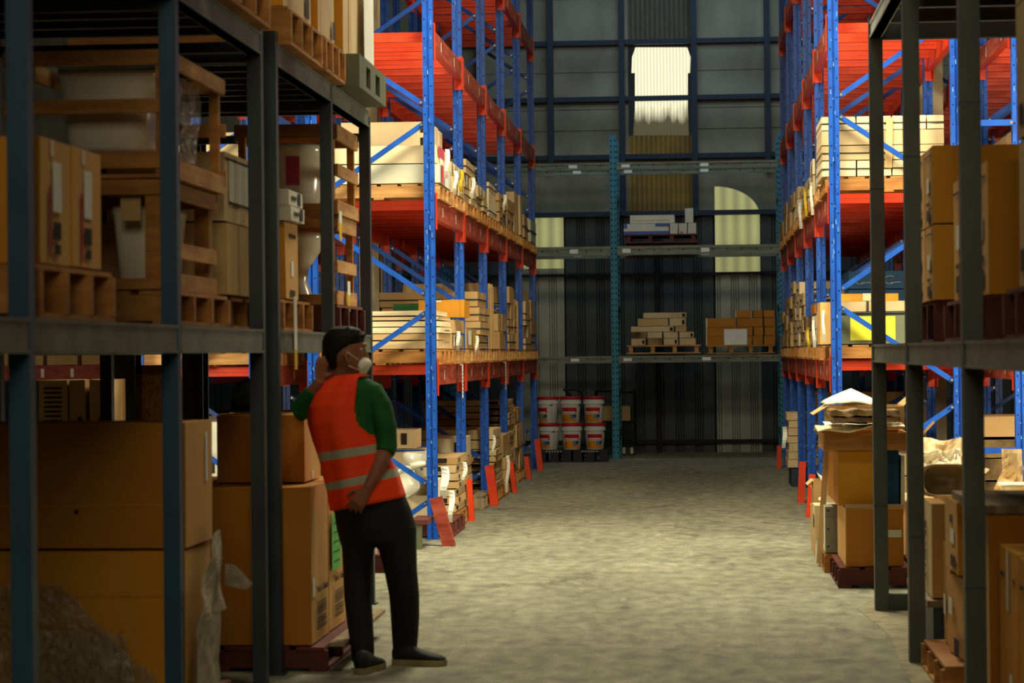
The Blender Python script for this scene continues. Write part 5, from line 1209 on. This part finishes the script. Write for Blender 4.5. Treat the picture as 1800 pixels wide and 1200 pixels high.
# leaning cardboard strips
for i, (pb, pt, w, m_, lab) in enumerate((((1440, 990), (1458, 715), 10, 'kraft', 'long kraft cardboard strip leaning up against the right pile'), ((1468, 990), (1473, 765), 6, 'wood_pale', 'thin pale lath standing behind the dark wooden tray'), ((1448, 990), (1462, 730), 14, 'tan', 'wide tan cardboard piece leaning behind the kraft strip'))):
    Yv = 17.2 + i * .12; a, c_ = W(*pb, Y=Yv), W(*pt, Y=Yv); ww = w * Yv / F
    mb = MB(); mb.bar(a, c_, ww, .006, m_, up=Vector((0, 1, 0))); tag(mb.obj('cardboard_strip'), lab, 'cardboard')
mb = MB(); a = W(1448, 845, Y=17.6); sheet('plastic_sheet', 'small grey plastic panel tilted in the open carton on the right', 'plastic panel', (a.x, 17.6, a.z - .03), (.07, 0, -.05), (-.05, .02, .09), 6, 6, .003, 'grey_card', 4, th=.006)
# ---------------------------------------------------------------- heap further right: wrappings, sinks, cartons
YQ = 16.9
zq = W(1650, 884, Y=YQ).z
x0, x1 = W(1598, 884, Y=YQ).x, W(1598, 884, Y=YQ).x + 1.5
for j in range(3):
    carton(x0 + j * .5, x0 + j * .5 + .48, YQ, YQ + 1.2, 0, zq - .03, 'kraft', 'kraft carton supporting the heap of sinks on the right, %s from the aisle' % NTH[j])
mb = MB(); mb.box(x0 - .02, x1 + .02, YQ - .03, YQ + 1.25, zq - .027, zq, 'wood_pale'); tag(mb.obj('loose_board'), 'pale board carrying the sinks and wrappings, right of the pile', 'board')
def basin(cx, cy, cz, w, d, h, rx, lab, m_='ceramic_tan', rz=0):
    mb = MB(); n_ = 32
    def rg(f, z): return [Vector((w * f * math.copysign(abs(math.cos(t)) ** .5, math.cos(t)), d * f * math.copysign(abs(math.sin(t)) ** .5, math.sin(t)), z)) for t in [2 * math.pi * j / n_ for j in range(n_)]]
    mb.loft([rg(.55, 0), rg(.8, h * .3), rg(.95, h * .8), rg(1, h * .85), rg(1, h), rg(.88, h), rg(.82, h * .75), rg(.5, h * .25), rg(.05, h * .22)], m_)
    o = mb.obj('sink_basin', loc=(cx, cy, cz), smooth=True); o.rotation_euler = (rx, 0, rz); return tag(o, lab, 'sink')
a = W(1620, 880, Y=YQ); c_ = W(1700, 830, Y=YQ)
basin((a.x + c_.x) / 2 + .02, YQ + .22, zq + .12, .18, .115, .22, math.radians(80), 'beige ceramic basin standing on edge, opening toward the camera')
basin(W(1790, 860, Y=YQ).x, YQ + .25, zq + .002, .11, .16, .12, 0, 'white rounded ceramic basin at the right edge of the heap', 'ceramic')
sheet('packing_paper', 'big sheet of tan packing paper over the top of the heap', 'packing paper', (W(1612, 820, Y=YQ + .7).x, YQ + .8, zq + .03), (.42, 0, 0), (0, .1, .38), 14, 12, .04, 'cream_card', 21)
sheet('plastic_film', 'cloudy plastic film piled over the beige basin', 'plastic film', (W(1612, 850, Y=YQ).x, YQ + .45, zq + .04), (.36, 0, 0), (0, .12, .30), 30, 26, .06, 'film_cloudy', 31)
sheet('foam_wrap', 'white foam wrap bunched on the left of the heap', 'foam wrap', (W(1612, 850, Y=YQ).x, YQ + .36, zq + .04), (.12, 0, -.02), (0, -.1, .20), 10, 10, .04, 'cloth', 41)
mb = MB(); mb.box(-.06, .06, -.05, .05, 0, .08, 'kraft', jit=.01); o = mb.obj('carton', loc=(W(1632, 800, Y=YQ).x, YQ + .62, zq + .2)); o.rotation_euler = (0, .2, .2); tag(o, 'small kraft carton nested in the foam and film', 'box')
mb = MB(); a, c_ = W(1622, 762, Y=YQ + .9), W(1642, 741, Y=YQ + .9); mb.bar(a - (c_ - a) * .8, c_, .018, .012, 'wood_pale'); tag(mb.obj('wood_stick'), 'thin pale stick poking up out of the heap', 'stick')
open_box(W(1712, 880, Y=YQ).x, W(1734, 880, Y=YQ).x, YQ + .05, YQ + .3, zq + .002, W(1730, 832, Y=YQ).z, 'tan', 'narrow open tan carton between the basin and the right edge', flaps=((1, .03, .9),))
sheet('torn_cardboard', 'torn folded kraft cardboard leaning over the white basin', 'cardboard', (W(1752, 868, Y=YQ).x, YQ + .42, zq + .02), (.1, 0, -.03), (.12, .04, .22), 8, 8, .015, 'kraft', 51, th=.005)
sheet('torn_cardboard', 'crumpled upright cardboard at the far right of the heap', 'cardboard', (W(1778, 850, Y=YQ).x, YQ + .5, zq + .05), (.14, 0, 0), (0, .03, .3), 8, 10, .02, 'tan', 61, th=.005)
mb = MB(); mb.box(-.1, .1, -.1, .1, 0, .012, 'paper', jit=.006); tag(mb.obj('paper_sheet', loc=(W(1755, 880, Y=YQ).x, YQ + .15, zq + .002)), 'flat white papers on the pale board beside the white basin', 'paper')
# ---------------------------------------------------------------- the worker
YM = 11.95
def Q(px, py, dy=0): return W(px, py, Y=YM + dy)
mpx = lambda v: v / 357.0
person = empty('person', (Q(650, 1178).x, YM, 0))
tag(person, 'worker in orange reflective vest and mask leaning by the left shelving, seen from behind', 'person')
def fin(mb, name, vox, parent=person, smooth_it=6, lab=None):
    o = mb.obj(name, smooth=True); o.parent = parent; o.location = -parent.location
    rm = o.modifiers.new('r', 'REMESH'); rm.mode = 'VOXEL'; rm.voxel_size = vox; rm.use_smooth_shade = True
    if smooth_it: sm = o.modifiers.new('s', 'SMOOTH'); sm.iterations = smooth_it; sm.factor = .5
    if lab: o['label'] = lab
    return o
def ering(L_, R_, b, n=28, p=1.0, dy=0):
    """ring from left/right photo points with half depth b"""
    l, r = Q(*L_, dy), Q(*R_, dy); c = (l + r) / 2; a = (r - l) / 2
    return [c + a * math.copysign(abs(math.cos(t)) ** p, math.cos(t)) + Vector((0, b * math.copysign(abs(math.sin(t)) ** p, math.sin(t)), 0)) for t in [2 * math.pi * j / n for j in range(n)]]
TOR = [((590, 664), (632, 658), .065), ((562, 681), (655, 668), .085), ((547, 692), (665, 680), .10), ((542, 715), (664, 706), .115), ((546, 745), (662, 735), .12), ((554, 775), (666, 760), .118), ((561, 796), (675, 777), .115), ((565, 811), (679, 791), .113), ((571, 836), (689, 814), .115), ((575, 849), (694, 822), .118), ((579, 862), (699, 836), .12), ((584, 891), (708, 866), .125)]
# body: one continuous surface
mb = MB()
mb.loft([ering(l, r, b * .82) for l, r, b in [((596, 668), (628, 662), .06)] + [(tuple((l[0] + 5, l[1])), tuple((r[0] - 5, r[1])), b) for l, r, b in TOR[1:]]] , 'skin')
# neck and head (profile toward the right)
mb.tube([Q(606, 680), Q(605, 662), Q(605, 640), Q(606, 625)], [.07, .058, .056, .05], 'skin', 20)
def hr(y, xl, xr, b, n=28, tilt=0): return ering((xl, y - tilt), (xr, y + tilt), b, n)
mb.loft([hr(578, 594, 616, .03), hr(584, 581, 631, .06), hr(596, 573, 638, .073), hr(609, 571, 641, .077), hr(622, 573, 641, .076), hr(634, 579, 641, .072), hr(645, 590, 641, .062), hr(655, 606, 638, .045), hr(661, 616, 634, .03)], 'skin')
# nose, brow, chin, ears
mb.tube([Q(639, 611), Q(643, 622), Q(646, 631), Q(640, 634)], [.008, .012, .015, .010], 'skin', 10)
mb.tube([Q(640, 606, -.03), Q(642, 606, 0), Q(640, 606, .03)], [.008, .010, .008], 'skin', 8)
mb.tube([Q(640, 645, -.015), Q(641, 645, .015)], [.009, .009], 'skin', 8)
mb.tube([Q(640, 640, -.018), Q(641, 640, .018)], [.008, .008], 'skin', 8)
for s_ in (-1, 1):
    mb.tube([Q(611, 620, s_ * .078), Q(607, 626, s_ * .084), Q(611, 636, s_ * .082), Q(615, 643, s_ * .074)], [.010, .011, .009, .007], 'skin', 8)
    mb.tube([Q(615, 621, s_ * .074), Q(611, 620, s_ * .08)], [.008, .009], 'skin', 8)
# right arm, forearm bare, hand resting behind the hip
SHR = (653, 690)
mb.tube([Q(650, 692), Q(668, 735, -.02), Q(679, 790, -.05)], [.05, .05, .042], 'skin', 16)
mb.tube([Q(679, 785, -.05), Q(670, 812, -.09), Q(655, 842, -.13), Q(646, 858, -.145)], [.043, .042, .032, .026], 'skin', 16)
def hand(mb, wrist, palm_dir, spread, back, sc=1.0, curl=.5, thumb=1, m_='skin'):
    """palm_dir: wrist to knuckles; spread: across the knuckles; back: back of the hand"""
    d = palm_dir.normalized(); s_ = (spread - d * spread.dot(d)).normalized(); b = back.normalized()
    P_ = lambda u, v, w: wrist + d * u * sc + s_ * v * sc + b * w * sc
    rings = []
    for u, w, t in ((-.01, .026, .019), (.02, .031, .018), (.05, .038, .016), (.08, .041, .014), (.092, .038, .011)):
        rings.append([P_(u, w * math.cos(q), t * math.sin(q)) for q in [2 * math.pi * j / 16 for j in range(16)]])
    mb.loft(rings, m_)
    for i, (v, L_) in enumerate(((.030, .068), (.010, .076), (-.010, .070), (-.029, .055))):
        pts = [P_(.078, v, 0)]; ang = .15; u, w = .078, 0
        for k, f in enumerate((.45, .30, .25)):
            ang += curl * (.5 + .25 * i * .3 + .3 * k); u += L_ * f * math.cos(ang); w -= L_ * f * math.sin(ang); pts.append(P_(u, v * (1 + .12 * (k + 1)), w))
        mb.tube(pts, [.0092, .0088, .008, .0062], m_, 10)
    v = .034 * thumb; mb.tube([P_(.02, v * .7, -.004), P_(.045, v * 1.55, -.012), P_(.07, v * 1.8, -.02), P_(.088, v * 1.75, -.028)], [.013, .011, .0095, .0075], m_, 10)
hand(mb, Q(645, 860, -.148), Vector((-.55, -.1, -.8)), Vector((-.8, 0, .55)), Vector((.05, -1, .1)), 1.0, .42, 1)
# left arm bent up, hand behind the neck
mb.tube([Q(556, 695), Q(540, 712, .0), Q(524, 724, -.01)], [.05, .045, .040], 'skin', 16)
mb.tube([Q(524, 724, -.01), Q(540, 700, -.05), Q(556, 678, -.07), Q(562, 668, -.075)], [.040, .036, .028, .025], 'skin', 16)
hand(mb, Q(562, 668, -.075), Vector((.12, .12, 1)), Vector((.75, .5, -.05)), Vector((-.55, -.75, .1)), .95, .35, 1)
# legs under the trousers
mb.loft([ering((590, 870), (706, 862), .11), ering((592, 905), (722, 905), .12), ering((600, 950), (730, 950), .11)], 'skin')
mb.tube([Q(627, 930), Q(628, 1010), Q(634, 1080, -.02), Q(637, 1158, -.05)], [.07, .04, .036, .033], 'skin', 16)
mb.tube([Q(698, 930), Q(706, 1010, .01), Q(713, 1070, .05), Q(713, 1138, .10)], [.07, .04, .036, .033], 'skin', 16)
fin(mb, 'body', .0052, smooth_it=3)
# hair: short, full crown, tapered nape
mb = MB()
mb.loft([hr(573, 592, 618, .03), hr(578, 578, 633, .062), hr(590, 569, 642, .080), hr(601, 566, 640, .084), hr(611, 566, 630, .083), hr(622, 567, 611, .078), hr(633, 571, 606, .068), hr(645, 577, 600, .052), hr(652, 583, 598, .03)], 'hair')
for i in range(26):
    t = random.uniform(0, 1); p = Q(574 + 66 * t, 579 + 22 * abs(t - .5) ** 1.4 * 1.6, random.uniform(-.05, .04)); mb.tube([p, p + Vector((.02, random.uniform(-.01, .01), .012))], [.012, .004], 'hair', 6)
fin(mb, 'hair', .0045, smooth_it=1)
# eye and eyebrow on the visible side, mask
mb = MB()
for s_ in (-1, 1):
    p = Q(636, 613, s_ * .043); mb.tube([p + Vector((-.006, 0, 0)), p + Vector((.004, 0, -.001))], [.006, .003], 'paper', 8); mb.tube([p + Vector((.003, s_ * .001, 0)), p + Vector((.0055, s_ * .001, 0))], [.003, .002], 'black', 6)
mb_o = mb.obj('eyes', smooth=True); mb_o.parent = person; mb_o.location = -person.location
mb = MB()
mb.loft([hr(628, 634, 647, .022), hr(634, 628, 652, .050), hr(641, 626, 653, .062), hr(649, 628, 648, .058), hr(657, 632, 643, .045), hr(662, 632, 638, .03)], 'mask_white')
o = mb.obj('face_mask', smooth=True); o.parent = person; o.location = -person.location
mb = MB()
for s_ in (-1, 1):
    mb.tube([Q(630, 632, s_ * .062), Q(618, 624, s_ * .086), Q(610, 619, s_ * .086)], .0018, 'mask_white', 6); mb.tube([Q(630, 650, s_ * .058), Q(620, 646, s_ * .08), Q(612, 642, s_ * .083)], .0018, 'mask_white', 6)
o = mb.obj('mask_strap'); o.parent = person; o.location = -person.location
# green shirt
mb = MB()
mb.loft([ering(l, r, b + .006) for l, r, b in TOR] + [ering((585, 900), (711, 876), .13)], 'shirt')
mb.tube([Q(640, 690), Q(654, 692, -.005), Q(668, 715, -.02), Q(677, 750, -.035), Q(680, 785, -.05), Q(676, 797, -.07)], [.07, .066, .062, .058, .053, .050], 'shirt', 20)
mb.tube([Q(566, 696), Q(552, 698), Q(538, 712, -.005), Q(524, 725, -.01), Q(526, 718, -.03)], [.06, .058, .055, .052, .048], 'shirt', 20)
mb.tube([Q(524, 722, -.012), Q(538, 703, -.045), Q(550, 686, -.062)], [.050, .044, .036], 'shirt', 18)
fin(mb, 'shirt', .008, smooth_it=5)
# vest: open at the arm holes, reflective bands
def vest():
    mb = MB(); N = 144; rings = []; rows = TOR; fine_rows = []
    for i in range(len(rows) - 1):
        for k in range(10):
            t = k / 10; a, b_ = rows[i], rows[i + 1]
            fine_rows.append((tuple(a[0][q] + (b_[0][q] - a[0][q]) * t for q in (0, 1)), tuple(a[1][q] + (b_[1][q] - a[1][q]) * t for q in (0, 1)), a[2] + (b_[2] - a[2]) * t, i + t))
    fine_rows.append((*rows[-1], len(rows) - 1)); fine_rows.append(((585, 897), (710, 872), .127, 11.3))
    for l, r, b, i in fine_rows: rings.append(ering((l[0] - 4, l[1] - (3 if i < 1.5 else 0)), (r[0] + 3.5, r[1]- (3 if i < 1.5 else 0)), b + .020, N))
    vs = [p + Vector((0, 0, 0)) + (p - sum(rg, Vector()) / N).normalized() * .004 * math.sin(q * .35 + k * .05) for k, rg in enumerate(rings) for q, p in enumerate(rg)]
    v = [mb.bm.verts.new(p) for p in vs]; o1, o2 = mb.mi('vest'), mb.mi('reflective')
    for k in range(len(rings) - 1):
        i = fine_rows[k][3]
        for q in range(N):
            ang = 2 * math.pi * (q + .5) / N; ang = (ang + math.pi) % (2 * math.pi) - math.pi     # 0 is the right side (+X)
            # arm holes
            hr_ = 0
            if .5 <= i < 5.3: hr_ = 1.12 * min(1, max(0, 1 - ((i - 2.6) / 2.7) ** 4)) ** .5
            if abs(ang) < hr_: continue
            hl_ = 0
            if .6 <= i < 3.6: hl_ = .45 * max(0, 1 - ((i - 2.1) / 1.5) ** 2) ** .5
            if abs(abs(ang) - math.pi) < hl_: continue
            fc = mb.bm.faces.new([v[k * N + q], v[k * N + (q + 1) % N], v[(k + 1) * N + (q + 1) % N], v[(k + 1) * N + q]])
            fc.material_index = o2 if (6 <= i < 7 or 9 <= i < 10) else o1
    loose = [x for x in mb.bm.verts if not x.link_faces]; bmesh.ops.delete(mb.bm, geom=loose, context='VERTS')
    o = mb.obj('safety_vest', smooth=True); o.parent = person; o.location = -person.location
    o.modifiers.new('s', 'SOLIDIFY').thickness = .004; o['label'] = 'orange vest with two grey reflective bands'
vest()
# trousers
mb = MB()
mb.loft([ering((586, 884), (709, 864), .128), ering((588, 905), (722, 892), .137), ering((592, 930), (730, 920), .14), ering((598, 955), (732, 950), .13)], 'trousers')
mb.loft([ering((594, 930), (664, 935), .11), ering((601, 960), (658, 960), .105), ering((603, 1000), (654, 1000), .09), ering((605, 1050), (653, 1050), .082, dy=-.01), ering((611, 1100), (656, 1100), .078, dy=-.03), ering((617, 1140), (658, 1140), .072, dy=-.05), ering((619, 1163), (657, 1161), .07, dy=-.06)], 'trousers')
mb.loft([ering((655, 930), (732, 925), .115), ering((664, 960), (732, 955), .11), ering((675, 1000), (733, 1000), .095), ering((684, 1045), (737, 1045), .085, dy=.02), ering((687, 1085), (737, 1085), .078, dy=.06), ering((689, 1120), (735, 1120), .07, dy=.09), ering((691, 1146), (733, 1141), .068, dy=.10)], 'trousers')
fin(mb, 'trousers', .009, smooth_it=4)
# shoes: left seen from the heel, right in profile pointing to the aisle
def shoe(cx, cy, yaw, name='shoe'):
    r = empty(name, (cx - person.location.x, cy - person.location.y, 0), yaw); r.parent = person
    def rg(x, w, z0, z1, n=16): return [Vector((x, w * math.cos(t), (z0 + z1) / 2 + (z1 - z0) / 2 * math.sin(t))) for t in [2 * math.pi * j / n for j in range(n)]]
    mb = MB(); mb.loft([rg(-.075, .022, .03, .08), rg(-.06, .036, .015, .105), rg(-.02, .040, .015, .115), rg(.03, .042, .015, .10), rg(.08, .047, .015, .075), rg(.13, .05, .015, .062), rg(.17, .043, .015, .052), rg(.195, .02, .02, .04)], 'shoe'); o = mb.obj('upper', r, smooth=True)
    mb = MB(); pl = [(-.082, 0), (-.07, .03), (-.03, .04), (.03, .040), (.09, .052), (.14, .054), (.18, .042), (.205, 0)]; pl = pl + [(x, -y) for x, y in pl[-2:0:-1]]
    mb.prism(pl, .002, .030, 'sole'); mb.obj('sole', r)
    return r
q1 = W(640, 1172, Z=.03); q2 = W(714, 1160, Z=.03)
shoe(q1.x, q1.y + .02, math.radians(76)); shoe(q2.x, q2.y + .05, math.radians(-8))
# ---------------------------------------------------------------- light
def area(name, loc, tgt, size, energy, col, spread=180):
    l = bpy.data.lights.new(name, 'AREA'); l.size = size; l.energy = energy; l.color = col; l.spread = math.radians(spread)
    o = bpy.data.objects.new(name, l); C.objects.link(o); o.location = loc
    o.rotation_euler = (Vector(tgt) - Vector(loc)).to_track_quat('-Z', 'Y').to_euler()
WARM = (1, .91, .66)
area('aisle_lamp_or_fill', (-.6, 17.3, 7.4), (-.6, 18.8, 0), 2.2, 730, WARM, 150)
area('side_fill', (4.6, 17.4, 2.6), (-1.5, 22, 2.4), 1.4, 330, WARM)  # assumed light out of view, added to brighten shelf fronts and undersides
area('side_fill', (-6.6, 17.0, 2.6), (-2.5, 22, 2.4), 1.4, 190, WARM)  # weaker added counterpart on the left, also out of view
area('aisle_lamp_or_fill', (-.6, 26.0, 8.2), (-.6, 26.5, 0), 1.4, 110, WARM)
area('aisle_lamp_or_fill', (-.4, 9.5, 8.2), (-.4, 10, 0), 1.2, 120, (1, .88, .62))
area('aisle_lamp_or_fill', (-.2, -2.5, 4.5), (-.8, 9, 1.6), 2.4, 190, (1, .88, .62))  # added fill behind the camera, lifting the near carton fronts
area('skylight', (0, 33.5, 8.8), (0, 37.2, 7.2), 5.0, 200, (.62, .8, 1))
w = bpy.data.worlds.new('world'); SC.world = w; w.use_nodes = True
w.node_tree.nodes['Background'].inputs[0].default_value = (.6, .7, .8, 1); w.node_tree.nodes['Background'].inputs[1].default_value = .02
vs = SC.view_settings; vs.view_transform = 'Standard'; vs.look = 'None'; vs.gamma = 1; vs.exposure = 0; vs.use_curve_mapping = False
SC.cycles.use_denoising = True; SC.cycles.max_bounces = 6; SC.cycles.transparent_max_bounces = 8
SC.cycles.sample_clamp_indirect = 4; SC.cycles.caustics_reflective = False; SC.cycles.caustics_refractive = False
